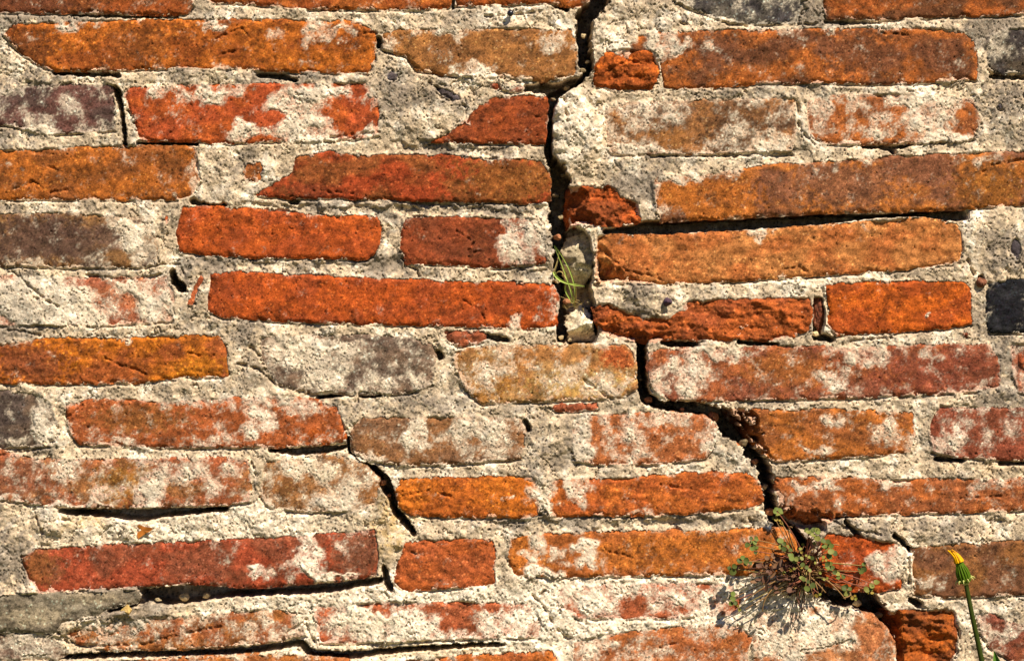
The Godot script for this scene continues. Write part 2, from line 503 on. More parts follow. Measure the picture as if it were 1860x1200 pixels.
func measure(k: int, edge: FastNoiseLite, in_wall: bool) -> void:
	if true:
		var q: Dictionary = bricks[k]
		var poly: PackedVector2Array = q.poly
		var lo := poly[0]
		var hi := poly[0]
		for v in poly:
			lo = lo.min(v)
			hi = hi.max(v)
		var i0 := maxi(idx(xs, lo.x - 18.0) - 1, 0)
		var i1 := mini(idx(xs, hi.x + 18.0) + 1, nx - 1)
		var j0 := maxi(idx(ys, lo.y - 18.0) - 1, 0)
		var j1 := mini(idx(ys, hi.y + 18.0) + 1, ny - 1)
		var w := i1 - i0 + 1
		var h := j1 - j0 + 1
		q.i0 = i0
		q.j0 = j0
		q.w = w
		q.h = h
		# coarse distances, then linear between
		var cs := 5.0
		var cw := int((xs[i1] - xs[i0]) / cs) + 2
		var ch := int((ys[j1] - ys[j0]) / cs) + 2
		var coarse := PackedFloat32Array()
		coarse.resize(cw * ch)
		var n := poly.size()
		var x0 := xs[i0]
		var y0 := ys[j0]
		for cj in ch:
			for ci in cw:
				var p := Vector2(x0 + ci * cs, y0 + cj * cs)
				var best := 1e9
				var inside := false
				var a := poly[n - 1]
				for m in n:
					var c := poly[m]
					var e := c - a
					var f := p - a
					var t := clampf(f.dot(e) / e.length_squared(), 0.0, 1.0)
					best = minf(best, (f - e * t).length_squared())
					if (a.y > p.y) != (c.y > p.y) and p.x < e.x * (p.y - a.y) / e.y + a.x:
						inside = not inside
					a = c
				coarse[cj * cw + ci] = -sqrt(best) if inside else sqrt(best)
		var local := PackedFloat32Array()
		local.resize(w * h)
		var amp := 2.2 + 1.3 * float(q.rough)
		for j in h:
			var y := ys[j0 + j]
			var fy := (y - y0) / cs
			var cj := mini(int(fy), ch - 2)
			fy -= cj
			for i in w:
				var x := xs[i0 + i]
				var fx := (x - x0) / cs
				var ci := mini(int(fx), cw - 2)
				fx -= ci
				var at0 := cj * cw + ci
				var d := lerpf(lerpf(coarse[at0], coarse[at0 + 1], fx), lerpf(coarse[at0 + cw], coarse[at0 + cw + 1], fx), fy)
				if d > -16.0:
					d += edge.get_noise_2d(x, y) * amp
				local[j * w + i] = d
				var g := (j0 + j) * nx + i0 + i
				if in_wall and d < D[g]:
					D[g] = d
					ID[g] = k
		q.d = local


# ---------------------------------------------------------------- blobs of mortar, weathering, cracks
var warp_a := noise(0.02, 3, 91)
var warp_b := noise(0.02, 3, 92)


func blob(a: PackedFloat32Array, x: float, y: float, rx: float, ry: float, amp: float) -> void:
	var pad := 16.0
	for j in range(idx(ys, y - ry - pad), idx(ys, y + ry + pad) + 1):
		for i in range(idx(xs, x - rx - pad), idx(xs, x + rx + pad) + 1):
			var px := xs[i]
			var py := ys[j]
			var dx := (px - x + warp_a.get_noise_2d(px, py) * 22.0) / rx
			var dy := (py - y + warp_b.get_noise_2d(px, py) * 22.0) / ry
			var t := 1.0 - sqrt(dx * dx + dy * dy)
			if t > 0.0:
				a[j * nx + i] += amp * minf(t * 2.2, 1.0)


func s(x: float, y: float, rx: float, ry: float, amp := 0.9) -> void:
	blob(S, x, y, rx, ry, amp)


func plan_smears() -> void:
	# mortar lying over brick faces
	s(590, 58, 48, 24); s(505, 60, 34, 22, 0.5); s(640, 46, 30, 14, 0.7); s(142, 42, 44, 14); s(383, 46, 26, 14); s(410, 128, 30, 9, 0.7); s(560, 118, 22, 8, 0.4)
	s(855, 132, 58, 22); s(915, 142, 50, 18); s(815, 58, 46, 15, 0.8); s(1010, 84, 60, 20, 0.65); s(752, 64, 30, 12, 0.5); s(706, 78, 22, 26, 0.8)
	s(1128, 78, 40, 30, 1.2); s(1215, 82, 50, 30, 0.8); s(1268, 84, 48, 18, 0.6); s(1185, 70, 26, 20, 1.0); s(1740, 60, 18, 10, 0.8); s(1733, 142, 32, 14); s(1206, 120, 16, 40, 0.2); s(1515, 56, 14, 10, 0.9)
	s(1230, 12, 34, 40, 0.7); s(1320, 40, 40, 14, 0.6); s(1400, 10, 30, 20, 0.3)
	s(1815, 70, 30, 40, 0.5)
	s(70, 215, 30, 24, 0.45); s(20, 160, 40, 14, 0.8); s(60, 238, 60, 12, 0.7); s(170, 235, 40, 12, 0.4); s(130, 200, 40, 40, 0.2)
	s(300, 166, 40, 18); s(375, 176, 60, 22); s(420, 162, 50, 16, 0.8); s(545, 195, 76, 50, 1.0); s(560, 246, 90, 30, 1.0); s(455, 236, 50, 20, 0.9); s(590, 165, 60, 22, 1.0); s(668, 240, 30, 24, 0.9); s(680, 175, 20, 30, 0.7); s(500, 215, 34, 16, -0.45); s(620, 218, 40, 30, -0.5)
	s(1140, 225, 60, 60, 0.3); s(1210, 235, 150, 60, -0.22); s(1560, 220, 120, 50, -0.1); s(1200, 200, 60, 26, 0.6); s(1320, 240, 40, 20, 0.5); s(1160, 270, 70, 16, 0.7); s(1400, 262, 50, 22, 0.6); s(1290, 215, 60, 40, -0.3)
	s(1700, 200, 70, 60, 0.75); s(1740, 215, 40, 30, -0.5); s(1640, 185, 50, 20, 0.6); s(1720, 255, 70, 20, 0.8); s(1560, 190, 26, 14, 0.5); s(1490, 200, 22, 40, 0.5); s(1610, 235, 40, 16, 0.4)
	s(355, 320, 20, 50, 0.5); s(230, 290, 14, 30, 0.3); s(300, 350, 40, 10, 0.3); s(462, 314, 12, 12, 0.4)
	s(1228, 322, 60, 16, 0.9); s(1310, 316, 50, 12, 0.6); s(1560, 286, 40, 9, 0.6); s(1770, 282, 40, 12, 0.5); s(1195, 360, 12, 40, 0.5)
	s(230, 425, 36, 46, 0.75); s(262, 430, 50, 60, 0.8); s(205, 398, 30, 16, 0.6); s(190, 470, 60, 20, 0.3); s(60, 480, 60, 10, 0.5)
	s(940, 440, 62, 56, 1.1); s(885, 408, 14, 8, 0.2); s(905, 415, 16, 10, -1.2); s(980, 420, 30, 50, 0.6)
	s(1385, 428, 22, 14, 1.05); s(1560, 412, 40, 8, 0.5)
	s(60, 545, 130, 60, 1.0); s(-120, 545, 130, 60, 1.0); s(250, 520, 60, 18, 0.5); s(280, 560, 50, 34, 0.8); s(150, 580, 60, 22, 0.8); s(240, 545, 60, 26, -0.25); s(170, 515, 26, 14, -0.4)
	s(992, 562, 22, 34, 0.8); s(938, 582, 18, 22, 1.0); s(1012, 540, 10, 40, 0.6)
	s(1200, 545, 70, 34, 1.1); s(1300, 612, 26, 16, 0.9); s(1695, 575, 8, 7, 1.3)
	s(20, 618, 60, 10, 0.7); s(230, 612, 14, 10, 0.8)
	s(520, 640, 46, 40, 0.6); s(590, 665, 60, 50, 0.65); s(700, 690, 40, 26, 0.7); s(640, 630, 30, 30, 0.5); s(760, 690, 26, 30, 0.6); s(690, 630, 50, 22, -0.2); s(620, 705, 70, 14, 0.4); s(575, 620, 80, 16, 0.6)
	s(1060, 690, 90, 34, 0.35); s(920, 655, 50, 24, 0.4); s(870, 690, 34, 40, 0.4); s(1120, 648, 34, 22, -0.6); s(1110, 700, 40, 20, 0.4); s(960, 690, 50, 30, -0.2)
	s(1250, 680, 56, 50, 0.75); s(1195, 690, 20, 40, 0.5); s(1520, 682, 42, 26, 0.75); s(1572, 642, 60, 20, 0.7); s(1692, 640, 30, 20, 0.5); s(1310, 640, 60, 16, 0.7); s(1790, 700, 40, 16, 0.3)
	s(85, 760, 34, 60, 0.8); s(30, 800, 60, 14, 0.5)
	s(470, 755, 36, 60, 0.7); s(400, 738, 34, 22, 0.5); s(440, 790, 40, 20, 0.5); s(560, 745, 60, 22, 0.5); s(370, 800, 40, 16, 0.7); s(230, 808, 60, 10, 0.5); s(330, 728, 60, 10, 0.6); s(510, 730, 40, 12, 0.5)
	s(752, 792, 26, 44, 0.7); s(860, 778, 60, 28, 0.75); s(905, 800, 40, 40, 0.6); s(670, 830, 40, 14, 0.4); s(800, 815, 50, 14, -0.3)
	s(1055, 800, 26, 50, 0.9); s(1140, 792, 44, 26, 0.45); s(1200, 760, 60, 16, 0.4); s(1150, 830, 50, 14, 0.4); s(1290, 790, 16, 40, 0.4)
	s(1622, 790, 50, 38, 0.6); s(1500, 765, 34, 14, 0.6); s(1485, 817, 60, 10, 0.6); s(1590, 752, 60, 10, 0.5)
	s(1760, 780, 60, 40, 0.3); s(1720, 800, 30, 30, 0.5); s(1840, 770, 40, 40, 0.25); s(1745, 745, 40, 10, 0.4)
	s(275, 892, 36, 42, 0.7); s(330, 855, 50, 26, 0.45); s(115, 850, 50, 18, 0.5); s(385, 888, 30, 30, 0.6); s(150, 917, 80, 8, 0.7); s(420, 850, 30, 20, 0.5); s(20, 905, 40, 10, 0.6)
	s(560, 850, 70, 26, 0.6); s(620, 900, 60, 40, 0.6); s(540, 890, 44, 20, -0.4); s(605, 838, 26, 12, -0.5)
	s(985, 900, 30, 60, 1.0); s(1045, 888, 38, 34, 0.9); s(925, 905, 12, 12, 0.8); s(1160, 932, 40, 10, 0.7)
	s(1480, 879, 70, 13, 0.7); s(1630, 878, 40, 10, 0.6); s(1540, 918, 60, 10, 0.2); s(1800, 876, 70, 16, 0.5)
	s(562, 1015, 34, 44, 1.0); s(472, 1040, 28, 14, 1.0); s(595, 1046, 50, 14, 0.9); s(632, 990, 30, 20, 0.5); s(530, 1035, 30, 20, 0.5); s(640, 1050, 60, 8, 0.6); s(410, 1000, 30, 30, 0.3); s(620, 1015, 12, 10, -0.6)
	s(975, 990, 34, 48, 0.95); s(1020, 1014, 26, 14, 0.5); s(1070, 1005, 30, 40, 0.95); s(985, 1042, 50, 16, 0.9); s(942, 1000, 10, 30, -0.5); s(1010, 990, 18, 12, -0.5)
	s(1612, 1022, 44, 36, 1.1); s(1550, 1040, 40, 24, 0.35)
	s(1690, 1065, 30, 20, 0.35)
	s(220, 1130, 90, 18, 0.7); s(330, 1110, 80, 12, 0.6); s(480, 1140, 60, 20, 0.3); s(200, 1165, 60, 14, 0.3); s(540, 1140, 30, 30, 0.5)
	s(50, 1170, 90, 40, 0.35)
	s(700, 1135, 130, 40, 0.6); s(930, 1130, 70, 40, 0.6); s(780, 1150, 90, 20, 0.4); s(828, 1122, 34, 30, -0.75); s(890, 1108, 16, 24, -0.7); s(695, 1112, 16, 12, -0.9); s(640, 1110, 60, 20, 0.3)
	s(1100, 1085, 110, 40, 0.5); s(1270, 1090, 90, 34, 0.6); s(1145, 1100, 34, 26, -0.7); s(1275, 1064, 22, 12, -0.7); s(1060, 1100, 50, 30, 0.4)
	s(1440, 1150, 90, 70, 0.9); s(1530, 1130, 50, 60, 0.7); s(1575, 1150, 30, 60, -0.3)
	s(1800, 1160, 50, 30, 0.5); s(1850, 1140, 50, 16, 0.4)
	s(1080, 1172, 50, 30, 0.6); s(1300, 1145, 60, 22, 0.5); s(1180, 1190, 50, 20, 0.3)
	s(400, 1195, 100, 8, 0.4); s(760, 1200, 80, 10, 0.7)
	s(640, 660, 150, 60, 0.08); s(520, 660, 60, 60, 0.15); s(960, 690, 130, 50, 0.2); s(1290, 225, 190, 60, 0.04); s(1130, 790, 100, 50, 0.15); s(220, 880, 220, 50, 0.1); s(330, 1140, 220, 40, 0.2); s(1180, 1190, 160, 40, 0.2); s(700, 1130, 150, 50, 0.2); s(850, 800, 120, 50, 0.15); s(1560, 220, 120, 50, 0.15); s(120, 545, 220, 60, 0.2)
	s(760, 1010, 30, 10, 0.5); s(815, 985, 14, 10, 0.7); s(1440, 60, 60, 10, 0.4); s(1500, 300, 30, 10, 0.5); s(1800, 290, 60, 12, 0.4); s(30, 300, 40, 12, 0.3); s(120, 640, 60, 8, 0.4); s(560, 380, 60, 8, 0.3); s(900, 290, 50, 10, 0.4); s(1000, 60, 60, 12, 0.3)
	# mortar that stands out, or lies back (mm)
	blob(R, 1045, 235, 64, 90, 5.0); blob(R, 1040, 215, 40, 60, 2.0)
	blob(R, 120, 1105, 190, 56, 4.5); blob(R, 200, 1095, 70, 34, 2.0)
	blob(R, 780, 200, 110, 60, 2.0); blob(R, 430, 300, 90, 60, 1.0); blob(R, 240, 950, 200, 34, 1.5); blob(R, 95, 945, 34, 30, 2.5)
	blob(R, 1810, 440, 70, 80, 2.0); blob(R, 1085, 40, 26, 50, 2.5); blob(R, 1190, 545, 70, 40, 3.0); blob(R, 1340, 490, 260, 20, -2.5); blob(R, 1600, 960, 130, 40, 1.5)
	blob(R, 730, 430, 60, 80, -2.5); blob(R, 560, 478, 260, 18, -2.5); blob(R, 820, 270, 150, 14, -3.0); blob(R, 700, 382, 330, 14, -3.0); blob(R, 1100, 950, 350, 18, -2.5); blob(R, 760, 858, 140, 18, -1.5)
	blob(R, 700, 710, 170, 30, -1.0); blob(R, 870, 496, 140, 14, -1.0); blob(R, 1340, 800, 34, 50, 1.0); blob(R, 905, 1000, 20, 60, -1.5); blob(R, 700, 955, 40, 60, 2.0); blob(R, 300, 140, 160, 16, 1.0)
	# grey weathering, painted lens vignette and ochre staining of the mortar
	blob(G, 40, 100, 110, 90, 0.9); blob(G, 120, 1105, 210, 60, 1.3); blob(G, 730, 430, 60, 90, 0.8); blob(G, 560, 480, 300, 24, 0.9); blob(G, 790, 376, 330, 20, 0.8); blob(G, 850, 270, 160, 18, 0.9)
	blob(G, 780, 150, 160, 60, 0.3); blob(G, 1190, 545, 90, 46, 0.8); blob(G, 430, 595, 120, 30, 0.6); blob(G, 1010, 790, 60, 70, 0.5); blob(G, 960, 850, 200, 24, 0.5); blob(G, 1100, 950, 330, 24, 0.7)
	blob(G, 910, 1020, 30, 80, 0.6); blob(G, 1800, 150, 80, 120, 0.5); blob(G, 1790, 60, 60, 60, 0.5); blob(G, 950, 450, 50, 60, 0.6); blob(G, 20, 1000, 60, 120, 0.6); blob(G, 60, 900, 120, 60, 0.3); blob(G, 100, 550, 220, 80, 0.35)
	blob(G, 80, 770, 60, 70, 0.6); blob(G, 470, 140, 200, 30, 0.5); blob(G, 1640, 640, 200, 30, 0.2); blob(G, 1500, 960, 260, 60, 0.25); blob(G, 1420, 20, 200, 60, 0.4); blob(G, 660, 690, 160, 60, 0.3)
	blob(G, 1400, 1160, 90, 60, 0.35); blob(G, 1790, 800, 120, 500, 0.2); blob(G, 440, 310, 60, 60, 0.25); blob(G, 700, 740, 340, 26, 0.25); blob(G, 1440, 165, 320, 24, 0.4)
	blob(G, 1150, 1090, 460, 150, -0.8); blob(G, 700, 1130, 420, 90, -0.8); blob(G, 350, 960, 320, 50, -0.7); blob(G, 640, 820, 200, 60, -0.4); blob(G, 1450, 505, 190, 20, -0.5)
	blob(G, -60, 350, 170, 420, 0.6); blob(G, -40, 60, 260, 170, 0.5); blob(G, 1930, 700, 160, 700, 0.45); blob(G, -40, 1150, 220, 170, 0.4); blob(G, 1860, 20, 200, 90, 0.4)  # stains together with lens vignetting, painted dark along edges and corners
	blob(G, 1150, 320, 130, 60, 0.5); blob(G, 1110, 265, 70, 40, 0.3); blob(G, 950, 450, 50, 50, 0.3); blob(G, 1800, 450, 60, 60, 0.3); blob(G, 250, 500, 200, 30, 0.2)
	blob(G, 1040, 225, 50, 80, -0.9); blob(G, 1090, 60, 30, 50, -0.6); blob(G, 470, 755, 40, 60, -0.8); blob(G, 560, 1015, 40, 45, -0.9); blob(G, 985, 560, 30, 40, -0.8); blob(G, 970, 420, 40, 40, -0.4)
	blob(O, 710, 940, 50, 70, 0.9); blob(O, 150, 950, 60, 20, 0.7); blob(O, 300, 1120, 120, 20, 0.5); blob(O, 1040, 690, 120, 40, 0.8); blob(O, 580, 860, 120, 30, 0.5); blob(O, 800, 245, 90, 20, 0.3); blob(O, 1450, 1160, 30, 20, 0.6)
	blob(O, 640, 1130, 120, 30, 0.3); blob(O, 1780, 850, 140, 24, 0.3); blob(O, 740, 1180, 200, 16, 0.5)


# x, y, half-width along the way; depth in mm
func void_line(pts: Array, depth: float, soft := 1.5, wander := 3.0) -> void:
	if depth > 9.0:
		depth *= 1.3
	for k in range(0, pts.size() - 3, 3):
		var a := Vector2(pts[k], pts[k + 1])
		var c := Vector2(pts[k + 3], pts[k + 4])
		var ra: float = pts[k + 2]
		var rc: float = pts[k + 5]
		var e := c - a
		var l2 := maxf(e.length_squared(), 0.01)
		var pad := maxf(ra, rc) * 1.25 + soft + wander + 3.0
		for j in range(idx(ys, minf(a.y, c.y) - pad), idx(ys, maxf(a.y, c.y) + pad) + 1):
			for i in range(idx(xs, minf(a.x, c.x) - pad), idx(xs, maxf(a.x, c.x) + pad) + 1):
				var p := Vector2(xs[i], ys[j])
				var t := clampf((p - a).dot(e) / l2, 0.0, 1.0)
				var d := (p - a - e * t).length() - lerpf(ra, rc, t) * (1.22 if depth > 9.0 else 1.0) + warp_a.get_noise_2d(p.x * 3.0, p.y * 3.0) * wander
				if d < soft:
					var v := depth * clampf((soft - d) / (2.0 * soft), 0.0, 1.0)
					var g := j * nx + i
					if v > V[g]:
						V[g] = v


func plan_voids() -> void:
	# the great crack, from the top to the lower right
	void_line([1092, -80, 18, 1090, -20, 18, 1080, 4, 17, 1066, 26, 12, 1060, 60, 10, 1061, 95, 10, 1065, 125, 8], 70, 1.5, 8.0)
	void_line([1052, 30, 5, 1060, 26, 6], 60)
	void_line([1068, 130, 3, 1050, 150, 3, 1025, 160, 6, 1004, 172, 9, 1000, 200, 3.5, 998, 240, 3.5, 995, 270, 5, 1000, 290, 5], 55)
	void_line([958, 160, 4, 985, 158, 8, 1005, 164, 8, 1030, 152, 5, 1046, 145, 3], 30)
	void_line([1000, 290, 6, 1012, 305, 10, 1016, 330, 14, 1016, 370, 14, 1017, 420, 12, 1014, 455, 7, 1016, 500, 6, 1018, 530, 8], 70, 1.5, 7.0)
	void_line([1045, 440, 22, 1048, 480, 24, 1044, 515, 24], 34, 2)
	void_line([1050, 540, 22, 1054, 600, 26], 34, 2)
	void_line([1020, 540, 7, 1022, 612, 8], 60)
	void_line([1166, 618, 7, 1166, 660, 7, 1168, 700, 7, 1174, 724, 8, 1190, 731, 7], 70)
	void_line([1190, 733, 5, 1240, 740, 7, 1290, 747, 9, 1315, 758, 13, 1326, 775, 15], 60, 1.5, 7.0)
	void_line([1326, 775, 13, 1352, 800, 8, 1372, 828, 9, 1386, 850, 9, 1395, 880, 9, 1400, 915, 8, 1408, 940, 8, 1424, 958, 9, 1444, 972, 9, 1462, 990, 9], 70, 1.5, 9.0)
	void_line([1462, 990, 9, 1466, 1020, 9, 1474, 1050, 9, 1490, 1074, 11, 1530, 1086, 13, 1570, 1090, 13, 1592, 1106, 13, 1608, 1132, 10, 1617, 1160, 7, 1632, 1198, 6, 1646, 1250, 8], 70, 1.5, 9.0)
	void_line([1420, 940, 6, 1470, 948, 14, 1490, 958, 6], 16, 5)
	void_line([1082, 1100, 1, 1083, 1101, 1], 2)
	# open joints under bricks
	void_line([1100, 421, 3, 1150, 417, 6, 1172, 415, 10, 1350, 407, 10, 1500, 397, 8, 1526, 395, 6, 1600, 392, 1.5, 1676, 388, 3], 44, 1.5, 2.0)
	void_line([1676, 389, 4, 1720, 390, 8, 1752, 390, 7], 34)
	void_line([110, 928, 3, 200, 932, 6, 260, 936, 9, 300, 931, 6, 400, 925, 3, 412, 924, 2], 36)
	void_line([262, 1080, 8, 300, 1084, 13, 350, 1079, 14, 390, 1074, 11, 430, 1075, 7, 500, 1073, 6, 560, 1070, 7, 620, 1065, 6, 690, 1054, 4], 36)
	void_line([200, 1108, 2, 235, 1100, 4, 262, 1090, 5], 12)
	void_line([490, 817, 2, 540, 820, 5, 590, 818, 5, 628, 811, 2], 25)
	void_line([632, 798, 2.5, 636, 825, 2.5, 650, 845, 4, 680, 855, 6, 696, 872, 8, 703, 888, 8, 712, 905, 5, 717, 928, 4, 735, 947, 5, 752, 968, 3], 45)
	void_line([697, 1030, 2.5, 704, 1060, 5, 711, 1072, 3], 25)
	void_line([-40, 1198, 2, 150, 1192, 3, 300, 1187, 4, 450, 1182, 5, 548, 1168, 4, 562, 1186, 5, 620, 1192, 6, 680, 1186, 4, 750, 1179, 3, 850, 1173, 2.5, 915, 1170, 2], 26)
	void_line([312, 494, 3, 317, 512, 6, 329, 523, 6], 34)
	void_line([208, 160, 4, 214, 174, 5, 220, 200, 2, 224, 235, 2, 226, 262, 2], 24)
	void_line([98, 132, 2, 200, 135, 3, 214, 136, 3], 15)
	void_line([466, 136, 2, 510, 138, 4, 536, 146, 2], 15)
	void_line([252, 261, 2.5, 355, 261, 3], 20)
	void_line([1205, 622, 3, 1240, 626, 4, 1266, 624, 3], 25)
	void_line([1342, 620, 2, 1390, 627, 4, 1412, 626, 2], 22)
	void_line([1487, 548, 6, 1489, 580, 8, 1485, 610, 6, 1512, 617, 3], 24)
	void_line([580, 721, 4, 600, 717, 4, 622, 713, 4], 18)
	void_line([630, 713, 5, 638, 714, 5], 14)
	void_line([656, 717, 3, 690, 718, 2], 14)
	void_line([886, 610, 4, 900, 614, 4, 922, 618, 2], 16)
	void_line([1782, 506, 4, 1783, 512, 4], 16)
	void_line([1800, 138, 3, 1862, 140, 3], 14)
	void_line([1500, 40, 2, 1597, 42, 2], 8)
	void_line([1704, 834, 3, 1752, 836, 2], 16)
	void_line([1820, 841, 3, 1862, 842, 2], 14)
	void_line([1570, 266, 2, 1620, 268, 3, 1656, 263, 2], 14)
	void_line([1622, 272, 4, 1624, 276, 4], 16)
	void_line([1536, 947, 3, 1562, 976, 3], 14)
	void_line([1626, 972, 2.5, 1640, 984, 3.5, 1654, 998, 2.5], 22)
	void_line([1480, 938, 3, 1560, 937, 2], 16)
	void_line([1456, 1183, 1.5, 1500, 1181, 2.5, 1545, 1166, 2.5], 14)
	void_line([1655, 1090, 3, 1670, 1098, 5], 22)
	void_line([686, 70, 4, 687, 84, 3], 14)
	void_line([822, -10, 1.5, 823, 14, 1.5], 10)
	void_line([530, 364, 5, 538, 366, 4], 10)
	void_line([955, 766, 4, 960, 780, 3], 14)
	void_line([795, 640, 4, 800, 648, 4], 14)
	void_line([250, 1070, 2, 252, 1072, 2], 5)
	void_line([350, 366, 4, 380, 376, 2, 408, 372, 2], 14)
	void_line([130, 27, 1.5, 250, 29, 2.5, 320, 30, 2], 10)
	void_line([585, 17, 2, 612, 17, 2], 9)
	void_line([1010, 12, 2, 1030, 17, 3], 14)
	void_line([1640, 1130, 2, 1632, 1165, 3, 1640, 1195, 3], 20)
	# hairlines
	for f in [[12, 486, 40, 508, 60, 526, 84, 546], [60, 540, 90, 548, 104, 556], [880, 30, 940, 26, 1010, 16], [690, 90, 735, 104, 770, 132, 830, 140], [780, 150, 820, 180, 850, 196], [600, 250, 640, 244, 690, 240], [700, 360, 770, 372, 850, 372],
			[735, 482, 758, 490, 760, 502], [925, 480, 945, 486, 960, 494, 992, 490], [155, 500, 200, 505, 255, 508, 300, 496], [10, 600, 30, 600, 70, 608], [1448, 178, 1452, 230, 1466, 250, 1480, 262], [1350, 162, 1376, 186], [1780, 320, 1800, 300, 1860, 290], [1200, 282, 1300, 284, 1440, 282],
			[500, 1190, 520, 1150, 556, 1126], [555, 1128, 562, 1150, 570, 1166], [108, 1150, 122, 1168, 180, 1174, 260, 1170, 310, 1156, 400, 1138], [960, 1074, 985, 1100, 1010, 1140, 1036, 1165], [1200, 1175, 1230, 1168], [990, 1073, 980, 1080], [1505, 940, 1540, 960, 1600, 970],
			[100, 945, 150, 940], [60, 925, 66, 950, 76, 968], [430, 660, 470, 670, 500, 700, 560, 714], [455, 632, 470, 646], [1540, 620, 1620, 612], [1190, 570, 1215, 590], [1060, 690, 1110, 726], [458, 840, 466, 870], [1758, 470, 1770, 500], [290, 480, 325, 480, 330, 495],
			[1000, 200, 1010, 220], [1025, 180, 1030, 220], [1360, 940, 1372, 960], [660, 60, 690, 60], [1745, 905, 1830, 900], [1652, 1000, 1652, 1060], [1742, 1140, 1745, 1185], [1452, 44, 1475, 44, 1500, 40], [150, 735, 118, 760], [105, 790, 90, 812, 0, 826], [690, 1180, 700, 1150], [375, 78, 410, 62, 440, 52, 455, 70], [395, 100, 430, 92], [20, 345, 60, 330, 90, 350, 120, 345], [80, 300, 110, 312], [190, 650, 220, 664, 250, 672, 262, 680], [340, 640, 380, 650, 398, 640], [840, 545, 868, 560, 880, 578], [1090, 450, 1110, 470, 1140, 492, 1180, 500, 1210, 512], [1420, 490, 1450, 484, 1470, 496], [1600, 60, 1650, 64], [830, 420, 860, 440, 850, 460, 880, 455], [990, 220, 970, 210], [940, 255, 980, 245], [560, 345, 640, 352], [1100, 130, 1140, 110, 1180, 120], [730, 900, 780, 890, 830, 905], [1200, 880, 1260, 890], [740, 1000, 770, 1010], [1100, 1000, 1150, 1012], [1080, 870, 1088, 850]]:
		var pts := []
		for k in range(0, f.size(), 2):
			pts.append_array([f[k], f[k + 1], 0.7])
		void_line(pts, 5.0, 1.6, 5.0)


# Adds to the planned smears what time did at random.
func weather() -> void:
	var n := noise(0.022, 6, 51, 0.62)
	var fine := noise(0.16, 3, 52, 0.6)
	for j in ny:
		var y := ys[j]
		for i in nx:
			var g := j * nx + i
			var k := ID[g]
			var dust: float = bricks[k].dust if k >= 0 and D[g] < 0.0 else 0.2
			S[g] += dust + n.get_noise_2d(xs[i], y) * 0.95 + fine.get_noise_2d(xs[i], y) * 0.28 - 0.82
			if D[g] > -9.0:
				S[g] += 0.030 * minf(D[g] + 9.0, 12.0)


# ---------------------------------------------------------------- bricks
var n_low := noise(0.011, 3, 61)
var n_mid := noise(0.05, 3, 62, 0.55)
var n_fine := noise(0.28, 2, 63, 0.6)
var n_tone := noise(0.008, 4, 64, 0.5)
var n_spot := noise(0.07, 4, 65, 0.6)
var n_lam := noise(0.03, 4, 66, 0.55)
var outside := [PackedVector3Array(), PackedVector3Array(), PackedColorArray(), PackedInt32Array()]
var broken := noise(0.012, 3, 67, 0.5)
var seen_names := {}


func face(q: Dictionary, x: float, y: float) -> float:   # the plane a brick's face lies in, mm
	var c: Vector2 = q.poly[0]
	return float(q.z) + float(q.tx) * (x - c.x) * 0.002 + float(q.ty) * 0.3


func loose(called: String, label: String, category: String, c1: String, c2: String, z: float, rough: float, poly: Array) -> void:
	b(c1, c2, z, rough, -1.0, poly)
	var k := bricks.size() - 1
	bricks[k].loose = called
	measure(k, noise(0.09, 4, 6, 0.6), false)
	build_brick(k)
	tag(get_node(called), label, category)


